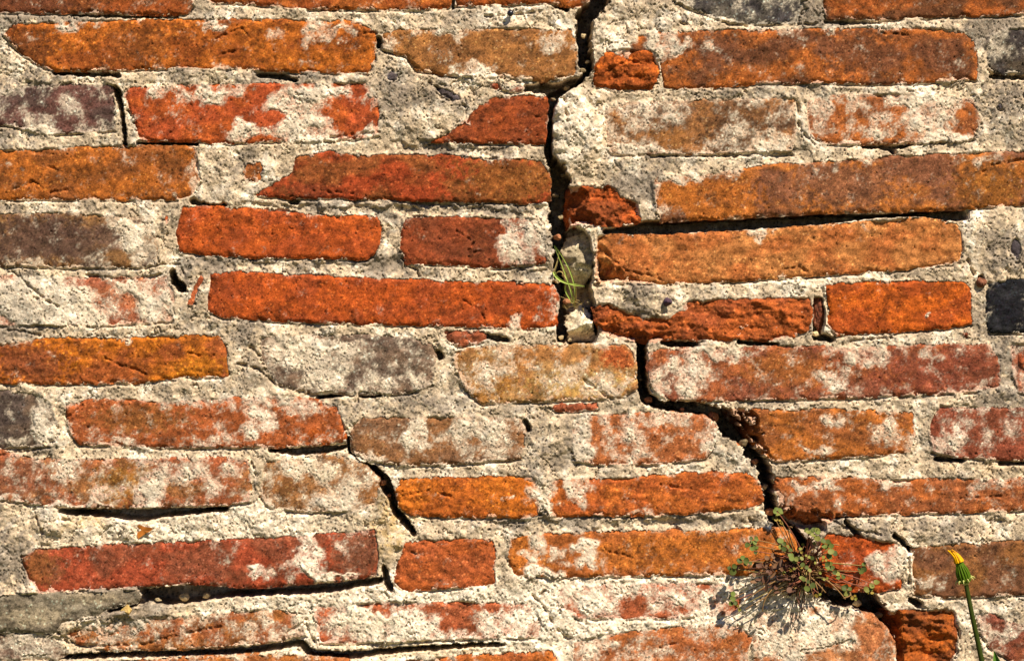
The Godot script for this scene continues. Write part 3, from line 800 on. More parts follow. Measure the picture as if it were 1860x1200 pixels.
func build_brick(k: int) -> void:
	var q: Dictionary = bricks[k]
	var i0: int = q.i0
	var j0: int = q.j0
	var w: int = q.w
	var h: int = q.h
	var d: PackedFloat32Array = q.d
	var c1: Color = q.c1
	var c2: Color = q.c2
	var rough: float = q.rough
	var sd: float = q.seed * 37.0
	var dark := c2 * 0.45
	var lime := Color(0.66, 0.56, 0.42)
	var hgt := PackedFloat32Array()
	hgt.resize(w * h)
	var wreck := maxf(rough - 2.0, 0.0)
	var planes: Array[Vector3] = []
	var heart := Vector2.ZERO
	if q.has("loose"):
		wreck *= 0.35
		var fr := RandomNumberGenerator.new()
		fr.seed = 77 + k
		for v in q.poly:
			heart += v
		heart /= q.poly.size()
		for m in 5:
			var a := TAU * m / 5.0 + fr.randf_range(-0.4, 0.4)
			planes.append(Vector3(cos(a) * fr.randf_range(0.15, 0.75), sin(a) * fr.randf_range(0.15, 0.75), fr.randf_range(0.0, 5.0)))
	for j in h:
		var y := ys[j0 + j]
		for i in w:
			var v := j * w + i
			var e := d[v]
			if e > 6.0:
				hgt[v] = -2.0
				continue
			var x := xs[i0 + i]
			var z := face(q, x, y)
			z += n_low.get_noise_2d(x + sd, y) * 1.3 + n_mid.get_noise_2d(x, y + sd) * (0.55 * rough - 0.28) + n_fine.get_noise_2d(x, y + sd) * 0.11 * (0.5 + 0.5 * rough)
			z += n_lam.get_noise_2d(x * 0.45 + sd, y * 2.0 + sd) * 0.75 * (rough - 0.75)
			if wreck > 0.0:
				var wob := n_mid.get_noise_2d(x * 0.3 + sd, y * 0.3) * 16.0
				var bx := x + sd * 3.0
				var t1 := pingpong((bx * 0.9 + y * 0.5 + wob) / 34.0, 1.0)
				var t2 := pingpong((y * 1.1 - bx * 0.5 + wob * 1.4) / 47.0 + 0.3, 1.0)
				var t3 := pingpong((bx * 0.35 - y * 0.9 + wob) / 19.0, 1.0)
				z += (5.2 * maxf(t1, t2) + 1.5 * t3 - 4.0 + n_fine.get_noise_2d(x * 0.6, y * 0.6 + sd) * 0.5) * wreck
			if not planes.is_empty():
				var lowest := 99.0
				for pl in planes:
					lowest = minf(lowest, pl.z - pl.x * (x - heart.x) - pl.y * (y - heart.y))
				z += lowest
			if q.has("cuts"):
				for c in q.cuts:
					var over: float = (x - c[0]) * c[2].x + (y - c[1]) * c[2].y + n_mid.get_noise_2d(x * 0.7 + sd, y * 0.7) * 14.0
					if over > 0.0:
						z -= over * c[3] + minf(over, 3.0) * 0.3
			var line := V[(j0 + j) * nx + i0 + i]
			if line > 0.0 and line <= 5.0:
				z -= line * 0.45
			var pit := n_spot.get_noise_2d(x * 1.3 + sd, y * 1.3)
			if pit > 0.52:
				z -= minf((pit - 0.52) * 16.0, 1.8)
			var chip := 9.0 + n_mid.get_noise_2d(x * 0.6 + sd, y * 0.6 - sd) * 11.0
			chip = maxf(chip, 3.0) if planes.is_empty() else 2.5
			var t := 1.0 - clampf(-e / chip, 0.0, 1.0)
			z -= t * t * (0.8 + chip * 0.15)
			hgt[v] = z
	var vert := PackedVector3Array()
	var norm := PackedVector3Array()
	var tint := PackedColorArray()
	var tri := PackedInt32Array()
	var map := PackedInt32Array()
	map.resize(w * h)
	map.fill(-1)
	for j in h:
		var y := ys[j0 + j]
		var step_y := maxf(ys[mini(j0 + j + 1, ny - 1)] - y, 1.0)
		for i in w:
			var v := j * w + i
			var e := d[v]
			var x := xs[i0 + i]
			var step_x := maxf(xs[mini(i0 + i + 1, nx - 1)] - x, 1.0)
			if e > 0.65 * minf(step_x, step_y):
				continue
			var l := v - (1 if i > 0 else 0)
			var r := v + (1 if i < w - 1 else 0)
			var u := v - (w if j > 0 else 0)
			var o := v + (w if j < h - 1 else 0)
			var px := x
			var py := y
			if e > 0.0 or e > -0.35 * step_x:
				var gx := (d[r] - d[l]) / (2.0 * step_x)
				var gy := (d[o] - d[u]) / (2.0 * step_y)
				var gl := maxf(gx * gx + gy * gy, 0.25)
				px -= clampf(gx * e / gl, -step_x * 0.65, step_x * 0.65)
				py -= clampf(gy * e / gl, -step_y * 0.65, step_y * 0.65)
			map[v] = vert.size()
			vert.append(Vector3((px - CX) * P, (CY - py) * P, hgt[v] * 0.001))
			norm.append(Vector3(-(hgt[r] - hgt[l]) * 0.001 / (2.0 * step_x * P), (hgt[o] - hgt[u]) * 0.001 / (2.0 * step_y * P), 1.0).normalized())
			# colour: two clays, burnt spots, brick dust, then lime that has soaked in
			var g := (j0 + j) * nx + i0 + i
			var tone := n_tone.get_noise_2d(x + sd, y * 1.6 - sd)
			var spot := n_spot.get_noise_2d(x - sd, y + sd)
			var c := c1.lerp(c2, clampf(0.45 + tone * 2.8, 0.0, 1.0))
			if q.has("patches"):
				for pt in q.patches:
					var ax: float = (x - pt[0]) / pt[2]
					var ay: float = (y - pt[1]) / pt[3]
					c = c.lerp(pt[4], clampf((1.15 - sqrt(ax * ax + ay * ay) + spot * 0.9) * 1.8, 0.0, 0.9))
			c = c.lerp(dark, clampf((spot * 0.45 - 0.03 + n_tone.get_noise_2d(x * 1.4 - sd, y * 2.2 + sd) * 0.75) * 1.7, 0.0, 0.72))
			c = (c if q.has("loose") else c.lerp(Color(0.22, 0.115, 0.05), 0.16 * clampf((c.r / maxf(c.b, 0.004) - 1.5) / 2.0, 0.0, 1.0)) * Color(0.86, 0.865, lerpf(0.84, 0.70, clampf((c.r / maxf(c.b, 0.004) - 2.5) / 6.0, 0.0, 1.0)))) * (1.0 + 0.55 * n_fine.get_noise_2d(x + sd, y) + 0.5 * n_mid.get_noise_2d(x - sd, y))
			if wreck <= 0.0:
				var sm := S[g] + 0.25 * n_fine.get_noise_2d(x * 0.6, y * 0.6 + sd)
				var t := clampf((sm + 0.54) / 0.64, 0.0, 1.0)
				c = c.lerp(lime, t * t * 0.85)
			c.a = 1.0
			tint.append(c)
	var edges := {}
	for j in h - 1:
		for i in w - 1:
			var v := j * w + i
			var a := map[v]
			var bb := map[v + 1]
			var cc := map[v + w]
			var dd := map[v + w + 1]
			var t: Array[int] = []
			if a >= 0 and bb >= 0 and cc >= 0 and dd >= 0:
				t = [a, bb, cc, bb, dd, cc]
			elif a >= 0 and bb >= 0 and cc >= 0:
				t = [a, bb, cc]
			elif a >= 0 and bb >= 0 and dd >= 0:
				t = [a, bb, dd]
			elif a >= 0 and cc >= 0 and dd >= 0:
				t = [a, dd, cc]
			elif bb >= 0 and cc >= 0 and dd >= 0:
				t = [bb, dd, cc]
			else:
				continue
			for m in t:
				tri.append(m)
			if d[v] > -14.0 or d[v + w + 1] > -14.0 or i == 0 or j == 0 or i == w - 2 or j == h - 2:
				for m in range(0, t.size(), 3):
					for s3 in 3:
						var p := t[m + s3]
						var n := t[m + (s3 + 1) % 3]
						var back := n * 1000000 + p
						if edges.has(back):
							edges.erase(back)
						else:
							edges[p * 1000000 + n] = true
	# the sides, going back into the wall; edges of the patch checked above that lie inside the brick are not edges of it
	var deep := -0.045 if q.has("loose") else -0.062
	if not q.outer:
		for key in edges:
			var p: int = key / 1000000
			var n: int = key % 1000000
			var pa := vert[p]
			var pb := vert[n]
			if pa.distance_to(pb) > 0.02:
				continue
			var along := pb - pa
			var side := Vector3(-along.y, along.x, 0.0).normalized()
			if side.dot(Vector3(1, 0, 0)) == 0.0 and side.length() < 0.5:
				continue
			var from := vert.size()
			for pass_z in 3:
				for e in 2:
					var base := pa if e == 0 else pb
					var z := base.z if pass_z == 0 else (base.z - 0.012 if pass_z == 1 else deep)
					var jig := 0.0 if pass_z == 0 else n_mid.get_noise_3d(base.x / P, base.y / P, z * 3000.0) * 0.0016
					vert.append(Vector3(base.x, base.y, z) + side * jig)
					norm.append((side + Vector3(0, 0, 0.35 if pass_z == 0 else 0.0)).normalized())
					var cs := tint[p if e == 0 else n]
					tint.append(cs.lerp(Color(0.15, 0.085, 0.05), 0.2 + 0.35 * pass_z))  # raw clay, darkened with depth to paint in the shade of the joint
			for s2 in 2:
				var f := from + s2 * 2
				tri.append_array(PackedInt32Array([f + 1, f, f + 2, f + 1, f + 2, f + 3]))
	if tri.is_empty():
		return
	if q.outer:
		var first: int = outside[0].size()
		outside[0].append_array(vert)
		outside[1].append_array(norm)
		outside[2].append_array(tint)
		for m in tri.size():
			tri[m] += first
		outside[3].append_array(tri)
		return
	if q.has("loose"):
		put(q.loose, array_mesh(vert, norm, tint, tri), m_mortar, self)
		return
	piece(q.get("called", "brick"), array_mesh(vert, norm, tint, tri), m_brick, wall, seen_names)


func flush_outside() -> void:
	var o := piece("outer_brickwork", array_mesh(outside[0], outside[1], outside[2], outside[3]), m_brick, wall, seen_names)
	o.set_meta("kind", "stuff")


func array_mesh(v: PackedVector3Array, n: PackedVector3Array, c: PackedColorArray, t: PackedInt32Array) -> ArrayMesh:
	var a := []
	a.resize(Mesh.ARRAY_MAX)
	a[Mesh.ARRAY_VERTEX] = v
	a[Mesh.ARRAY_NORMAL] = n
	a[Mesh.ARRAY_COLOR] = c
	a[Mesh.ARRAY_INDEX] = t
	var m := ArrayMesh.new()
	m.add_surface_from_arrays(Mesh.PRIMITIVE_TRIANGLES, a)
	return m


# ---------------------------------------------------------------- mortar
func build_mortar() -> void:
	var low := noise(0.012, 3, 71)
	var mid := noise(0.045, 4, 72, 0.58)
	var fine := noise(0.22, 3, 73, 0.65)
	var lump := noise(0.055, 1, 74, 0.5, FastNoiseLite.TYPE_CELLULAR)
	lump.cellular_return_type = FastNoiseLite.RETURN_DISTANCE
	var crack := noise(0.013, 3, 75, 0.55)
	var mask := noise(0.006, 2, 76)
	var plate := noise(0.010, 5, 79, 0.52)
	var stain := noise(0.0065, 6, 70, 0.68)
	var tone := noise(0.015, 4, 77, 0.6)
	var spot := noise(0.09, 3, 78, 0.6)
	var hgt := PackedFloat32Array()
	hgt.resize(nx * ny)
	var hidden := PackedByteArray()
	hidden.resize(nx * ny)
	for j in ny:
		var y := ys[j]
		for i in nx:
			var g := j * nx + i
			var x := xs[i]
			var d := D[g]
			var k := ID[g]
			var sm := S[g]
			if d < -9.0 and sm < -0.5 and V[g] <= 0.0:
				hidden[g] = 1
				hgt[g] = -6.0
				continue
			var f := fine.get_noise_2d(x, y)
			var m := mid.get_noise_2d(x, y)
			var rough := f * 0.45 + m * 0.95
			var lw := low.get_noise_2d(x, y)
			var crumbly := clampf(0.6 + mask.get_noise_2d(x * 2.5 + 900.0, y * 4.0) * 2.6, 0.12, 1.35)
			var z := -0.9 + lw * 2.3 + R[g] + rough * 0.95 * crumbly + (0.25 - lump.get_noise_2d(x + m * 14.0, y)) * 0.6 * crumbly
			var lev := plate.get_noise_2d(x, y) * 4.0
			z += (floorf(lev) + smoothstep(0.0, 0.14, lev - floorf(lev)) + 0.5) * 0.75
			if d > 0.0:
				z += clampf(sm + 0.3, 0.0, 1.0) * 0.8
			else:
				z += d * 0.9
			if k >= 0 and d < 8.0 and sm > -0.5:
				var q := bricks[k]
				var over := clampf(sm, -1.2, 0.9)
				var zs := face(q, x, y) + n_low.get_noise_2d(x + float(q.seed) * 37.0, y) * 1.3 + over * 1.9 + rough * 0.45 + (R[g] * 0.5 if R[g] > 0.0 else 0.0)
				if d > 0.0:
					zs -= d * 0.5
				z = maxf(z, zs) if d < 0.0 or zs < z + 3.0 else z
			var cr := absf(crack.get_noise_2d(x, y))
			if cr < 0.016 and mask.get_noise_2d(x, y) > -0.1:
				z -= (1.0 - cr / 0.016) * 3.2
			if d > -1.5 and d < 4.5 and sm < 0.5 and j > 2:
				var under := d - D[g - 2 * nx]
				var gap := clampf(mid.get_noise_2d(x * 0.35 + 300.0, y * 0.35) * 2.2 + (0.7 if under > 1.5 else -0.95), 0.0, 1.0)
				z -= gap * 5.0 * (1.0 - absf(d - 1.5) / 3.0)
			var pore := spot.get_noise_2d(x * 1.3, y * 1.3)
			if pore > 0.50:
				z -= minf((pore - 0.50) * 20.0, 2.8)
			var dv := V[g]
			if dv > 0.0:
				z -= dv + m * minf(dv * 0.15, 4.0)
			hgt[g] = z
			if d < -7.0 and k >= 0 and z < face(bricks[k], x, y) - 4.0:
				hidden[g] = 1
	var vert := PackedVector3Array()
	var norm := PackedVector3Array()
	var tint := PackedColorArray()
	var tri := PackedInt32Array()
	var map := PackedInt32Array()
	map.resize(nx * ny)
	map.fill(-1)
	var cream := Color(0.545, 0.42, 0.28)
	var pale := Color(0.78, 0.67, 0.52)
	var sand := Color(0.43, 0.33, 0.22)
	var grey := Color(0.20, 0.16, 0.122)
	var ochre := Color(0.50, 0.32, 0.11)
	for j in ny:
		for i in nx:
			var g := j * nx + i
			if hidden[g] and (i == 0 or hidden[g - 1]) and (i == nx - 1 or hidden[g + 1]) and (j == 0 or hidden[g - nx]) and (j == ny - 1 or hidden[g + nx]):
				continue
			var x := xs[i]
			var y := ys[j]
			var l := maxi(i - 1, 0)
			var r := mini(i + 1, nx - 1)
			var u := maxi(j - 1, 0)
			var o := mini(j + 1, ny - 1)
			map[g] = vert.size()
			vert.append(Vector3((x - CX) * P, (CY - y) * P, hgt[g] * 0.001))
			norm.append(Vector3(-(hgt[j * nx + r] - hgt[j * nx + l]) * 0.001 / ((xs[r] - xs[l]) * P), (hgt[o * nx + i] - hgt[u * nx + i]) * 0.001 / ((ys[o] - ys[u]) * P), 1.0).normalized())
			var t := tone.get_noise_2d(x, y)
			var sp := spot.get_noise_2d(x * 0.8 + 400.0, y * 0.8)
			var c := cream.lerp(pale, clampf(t * 2.0 + sp * 0.8, 0.0, 1.0))
			c = c.lerp(sand, clampf(-t * 1.7 + sp * 0.5, 0.0, 0.8))
			c = c.lerp(pale, clampf(-G[g] * (0.7 + sp), 0.0, 0.8))
			c = c.lerp(ochre, clampf(O[g] * (0.5 + sp * 1.4), 0.0, 0.7))
			c = c.lerp(grey, clampf((G[g] + 0.34) * (0.5 + sp * 1.0 + stain.get_noise_2d(x, y) * 2.6), 0.0, 0.86))
			c = c * (1.0 + 0.40 * fine.get_noise_2d(x * 1.1 + 90.0, y * 1.1) + 0.40 * mid.get_noise_2d(x * 1.5 - 200.0, y * 1.5))
			var k := ID[g]
			if k >= 0 and D[g] < -2.0:      # thin mortar lets the clay through
				var thin := clampf(1.0 - (S[g] - 0.02) * 3.0, 0.0, 1.0)
				c = c.lerp(pale, 0.4).lerp(bricks[k].c1, 0.5 * thin)
			c.a = 1.0
			tint.append(c)
	for j in ny - 1:
		for i in nx - 1:
			var g := j * nx + i
			if hidden[g] and hidden[g + 1] and hidden[g + nx] and hidden[g + nx + 1]:
				continue
			var a := map[g]
			var bb := map[g + 1]
			var cc := map[g + nx]
			var dd := map[g + nx + 1]
			if mini(mini(a, bb), mini(cc, dd)) < 0:
				continue
			tri.append(a)
			tri.append(bb)
			tri.append(cc)
			tri.append(bb)
			tri.append(dd)
			tri.append(cc)
	var mo := piece("mortar", array_mesh(vert, norm, tint, tri), m_mortar, wall, seen_names)
	mo.set_meta("kind", "stuff")
	print("bricks ", bricks.size(), " mortar tris ", tri.size() / 3)


func build_core() -> void:
	var left := (-1000.0 - CX) * P
	var right := (2860.0 - CX) * P
	var top := (CY + 640.0) * P
	var ground_y := (CY - 1560.0) * P - 0.05
	var core := plain(Color(0.42, 0.36, 0.29), 0.95)
	var box := BoxMesh.new()
	box.size = Vector3(right - left + 0.06, top - ground_y, 0.26)
	var o := put("wall_core", box, core, wall)
	o.position = Vector3((left + right) / 2, (top + ground_y) / 2, -0.265)
	for x in [left - 0.016, right + 0.016]:
		var e := BoxMesh.new()
		e.size = Vector3(0.03, top - ground_y - 0.002, 0.16)
		put("added_wall_end", e, core, wall).position = Vector3(x, (top + ground_y) / 2 - 0.001, -0.0552)  # ends added out of view to keep light from behind the mortar
	var cap := BoxMesh.new()
	cap.size = Vector3(right - left + 0.12, 0.05, 0.42)
	put("added_coping", cap, plain(Color(0.55, 0.50, 0.42), 0.9), wall).position = Vector3((left + right) / 2, top + 0.02, -0.185)  # added above the view, shuts the sun out of the gap behind the mortar


func build_ground() -> void:
	var y := (CY - 1560.0) * P
	var n := noise(0.9, 4, 81)
	var st := SurfaceTool.new()
	st.begin(Mesh.PRIMITIVE_TRIANGLES)
	var rings := [-60.0, -20.0, -8.0, -4.0, -2.5, -1.6, -1.1, -0.8, -0.5, -0.25, 0.0, 0.25, 0.5, 0.8, 1.1, 1.6, 2.5, 4.0, 8.0, 20.0, 60.0]
	for j in rings.size():
		for i in rings.size():
			var c := lin("#6a5c3c").lerp(lin("#5c6a34"), clampf(0.5 + n.get_noise_2d(rings[i] * 2.0, rings[j] * 2.0), 0, 1))
			st.set_color(c)
			st.add_vertex(Vector3(rings[i], y + n.get_noise_2d(rings[i], rings[j]) * 0.02, rings[j]))
	for j in rings.size() - 1:
		for i in rings.size() - 1:
			var a := j * rings.size() + i
			for m in [a, a + 1, a + rings.size(), a + 1, a + rings.size() + 1, a + rings.size()]:
				st.add_index(m)
	st.generate_normals()
	var m := StandardMaterial3D.new()
	m.vertex_color_use_as_albedo = true
	m.roughness = 1.0
	var o := put("ground", st.commit(), m, self)
	o.set_meta("kind", "structure")


# ---------------------------------------------------------------- loose things
# A rough lump: a ball flattened by random planes and roughened.
func lump_mesh(size: Vector3, s: int, facets: int, bumps: float, c1: Color, c2: Color, rows := 60) -> ArrayMesh:
	var r := RandomNumberGenerator.new()
	r.seed = s
	var planes := []
	for k in facets:
		var v := Vector3(r.randf_range(-1, 1), r.randf_range(-1, 1), r.randf_range(-1, 1)).normalized()
		planes.append([v, r.randf_range(0.42, 0.85)])
	var n := noise(2.2, 5, s, 0.6)
	var pts := PackedVector3Array()
	var col := PackedColorArray()
	var cols := rows * 2
	for j in rows + 1:
		for i in cols + 1:
			var th := PI * j / rows
			var ph := TAU * (i % cols) / cols
			var v := Vector3(sin(th) * cos(ph), cos(th), sin(th) * sin(ph))
			var rad := 1.0
			for p in planes:
				var c: float = v.dot(p[0])
				if c > 0.05:
					rad = minf(rad, p[1] / c)
			rad *= 1.0 + n.get_noise_3dv(v * 1.3) * bumps
			pts.append(v * rad * size * 0.5)
			col.append(c1.lerp(c2, clampf(0.5 + n.get_noise_3dv(v * 2.0 + Vector3(7, 0, 0)) * 1.6, 0, 1)))
	var st := SurfaceTool.new()
	st.begin(Mesh.PRIMITIVE_TRIANGLES)
	for k in pts.size():
		st.set_color(col[k])
		st.add_vertex(pts[k])
	for j in rows:
		for i in cols:
			var a := j * (cols + 1) + i
			for m in [a, a + cols + 1, a + 1, a + 1, a + cols + 1, a + cols + 2]:
				st.add_index(m)
	st.generate_normals()
	return st.commit()


func stones() -> void:
	loose("mortar_chunk", "large rough chunk of pale mortar lodged in the crack above the grass tuft", "mortar chunk", "#d4c2a0", "#a8987c", -6.0, 3.6, [1022,446, 1030,430, 1046,424, 1066,416, 1087,424, 1088,446, 1082,472, 1074,498, 1062,524, 1036,522, 1024,505, 1019,478])
	loose("wedged_stone", "cream angular stone wedged in the crack on top of the tan brick, below the grass", "stone", "#e4d6b8", "#ccb896", -1.0, 3.4, [1025,574, 1042,564, 1058,551, 1070,566, 1077,584, 1079,604, 1094,621, 1060,624, 1036,622, 1031,600])
	var o: MeshInstance3D
	o = put("stone_chip", lump_mesh(Vector3(0.018, 0.012, 0.012), 23, 8, 0.15, lin("#c06a3a"), lin("#a8502c"), 30), m_brick, self)
	o.position = at(1336, 816, -6)
	o.rotation_degrees = Vector3(0, 0, -35)
	tag(o, "orange brick chip caught in the crack left of the orange brick", "brick chip")
	o = put("pebble", lump_mesh(Vector3(0.012, 0.014, 0.011), 31, 6, 0.16, lin("#c8a868"), lin("#a88850"), 30), m_mortar, self)
	o.position = at(231, 1110, 3)
	tag(o, "small ochre pebble on the ledge beside the grey mortar slab at lower left", "pebble")
	o = put("pebble", lump_mesh(Vector3(0.0085, 0.009, 0.008), 37, 5, 0.15, lin("#5a4450"), lin("#443640"), 24), m_mortar, self)
	o.name = "pebble_001"
	o.position = at(1213, 549, 5.5)
	tag(o, "dark purple pebble set in greenish mortar right of the grass tuft", "pebble")
	o = put("clay_lump", lump_mesh(Vector3(0.014, 0.044, 0.016), 43, 6, 0.25, lin("#6a4434"), lin("#8a4a34"), 40), m_brick, self)
	o.position = at(1490, 575, -9)
	tag(o, "dark red lump of clay wedged upright between two orange bricks", "clay lump")
	o = put("clay_lump", lump_mesh(Vector3(0.010, 0.011, 0.010), 47, 6, 0.2, lin("#7a4c34"), lin("#5c3c30"), 24), m_brick, self)
	o.name = "clay_lump_001"
	o.position = at(1783, 512, 0)
	tag(o, "small brown clay lump in the joint left of the black brick", "clay lump")
	var crumbs := [lump_mesh(Vector3.ONE, 51, 9, 0.2, lin("#c8b48c"), lin("#a4906c"), 16), lump_mesh(Vector3.ONE, 52, 7, 0.22, lin("#b0805c"), lin("#8c5034"), 16), lump_mesh(Vector3.ONE, 53, 8, 0.18, lin("#8a7a5c"), lin("#6c5c44"), 16)]
	for c in [[1062, 62, 5, -14], [1068, 110, 6, -10], [1058, 128, 5, -6], [1004, 178, 5, -9], [1028, 158, 6, -9], [1022, 316, 7, -16], [1010, 352, 5, -14], [1020, 392, 8, -18], [1012, 430, 6, -12], [1014, 510, 5, -10], [1020, 612, 8, -8], [1035, 618, 6, -5], [1092, 618, 6, -4], [1070, 550, 6, -8], [1030, 548, 6, -12],
			[1166, 690, 5, -16], [1180, 728, 6, -14], [1240, 744, 7, -12], [1300, 758, 9, -15], [1352, 806, 8, -9], [1372, 838, 6, -12], [1392, 886, 6, -14], [1402, 930, 7, -12], [1436, 966, 8, -12], [1560, 1096, 9, -12], [1598, 1120, 8, -14], [1608, 1150, 6, -10], [1622, 1180, 6, -9], [694, 876, 6, -10], [706, 900, 5, -8], [330, 1086, 8, -12], [372, 1082, 7, -10], [285, 1090, 6, -9], [1485, 606, 6, -8]]:
		var crumb := piece("rubble", crumbs[int(c[0]) % 3], m_mortar, wall, seen_names)
		crumb.basis = Basis.from_euler(Vector3(c[0], c[1], c[2])).scaled(Vector3(1.3, 1.0, 1.0) * float(c[2]) * (1.1 + 1.1 * absf(sin(float(c[0]) * 1.7))) * P)
		crumb.position = at(c[0], c[1], c[3])
	var shell := SphereMesh.new()
	shell.radius = 0.003
	shell.height = 0.006
	shell.radial_segments = 24
	shell.rings = 14
	o = put("black_berry", shell, plain(Color(0.10, 0.10, 0.14), 0.25), self)
	o.position = at(927, 25, 5.0)
	tag(o, "tiny glossy black berry stuck to the mortar near the top left of the crack", "berry")


func tube(st: SurfaceTool, pts: PackedVector3Array, r0: float, r1: float, sides := 6, col := Color.WHITE) -> void:
	var first := 0
	var n := pts.size()
	var prev := PackedVector3Array()
	for k in n:
		var dir := (pts[mini(k + 1, n - 1)] - pts[maxi(k - 1, 0)]).normalized()
		var u := dir.cross(Vector3(0.3, 0.2, 1)).normalized()
		var v := dir.cross(u)
		var r := lerpf(r0, r1, float(k) / (n - 1))
		var ring := PackedVector3Array()
		for s2 in sides:
			var a := TAU * s2 / sides
			ring.append(pts[k] + (u * cos(a) + v * sin(a)) * r)
		if k > 0:
			for s2 in sides:
				var t := (s2 + 1) % sides
				for p in [prev[s2], prev[t], ring[s2], prev[t], ring[t], ring[s2]]:
					st.set_color(col)
					st.add_vertex(p)
		prev = ring
	first += 1


func curve(a: Vector3, bend: Vector3, c: Vector3, n := 9) -> PackedVector3Array:
	var out := PackedVector3Array()
	for k in n:
		var t := float(k) / (n - 1)
		out.append(a * (1 - t) * (1 - t) + bend * 2.0 * t * (1 - t) + c * t * t)
	return out


func one_tube(pts: PackedVector3Array, r0: float, r1: float, sides := 6) -> ArrayMesh:
	var st := SurfaceTool.new()
	st.begin(Mesh.PRIMITIVE_TRIANGLES)
	tube(st, pts, r0, r1, sides)
	st.index()
	st.generate_normals()
	return st.commit()


# A round leaf with a notch at its tip, folded a little along its midrib. Stalk end at the origin, tip along +y, unit length.
func leaf_mesh(fold: float, notch: float) -> ArrayMesh:
	var st := SurfaceTool.new()
	st.begin(Mesh.PRIMITIVE_TRIANGLES)
	var n := 10
	for face_side in [1, -1]:
		for sx in [-1, 1]:
			for k in n:
				var edge := func(t: float) -> Vector3:
					var a := PI * t
					var x := sin(a) * 0.5 * (1.0 + 0.12 * sin(a))
					var y := 0.5 - 0.5 * cos(a) - notch * pow(t, 6.0)
					return Vector3(sx * x, y, absf(x) * fold)
				var mid := func(t: float) -> Vector3: return Vector3(0, (0.5 - 0.5 * cos(PI * t)) * (1.0 - notch), -0.05 * sin(PI * t))
				var t0 := float(k) / n
				var t1 := float(k + 1) / n
				var quad := [mid.call(t0), mid.call(t1), edge.call(t1), mid.call(t0), edge.call(t1), edge.call(t0)]
				if sx * face_side < 0:
					quad.reverse()
				for v in quad:
					st.add_vertex(v + Vector3(0, 0, 0.018 * face_side * (1.0 if absf(v.x) < 0.4 else 0.4)))
	st.index()
	st.generate_normals()
	return st.commit()


func leafy(c: Color, rough := 0.55) -> StandardMaterial3D:
	var m := plain(c, rough)
	m.backlight_enabled = true
	m.backlight = c * 0.5
	m.metallic_specular = 0.25
	m.cull_mode = BaseMaterial3D.CULL_DISABLED
	return m


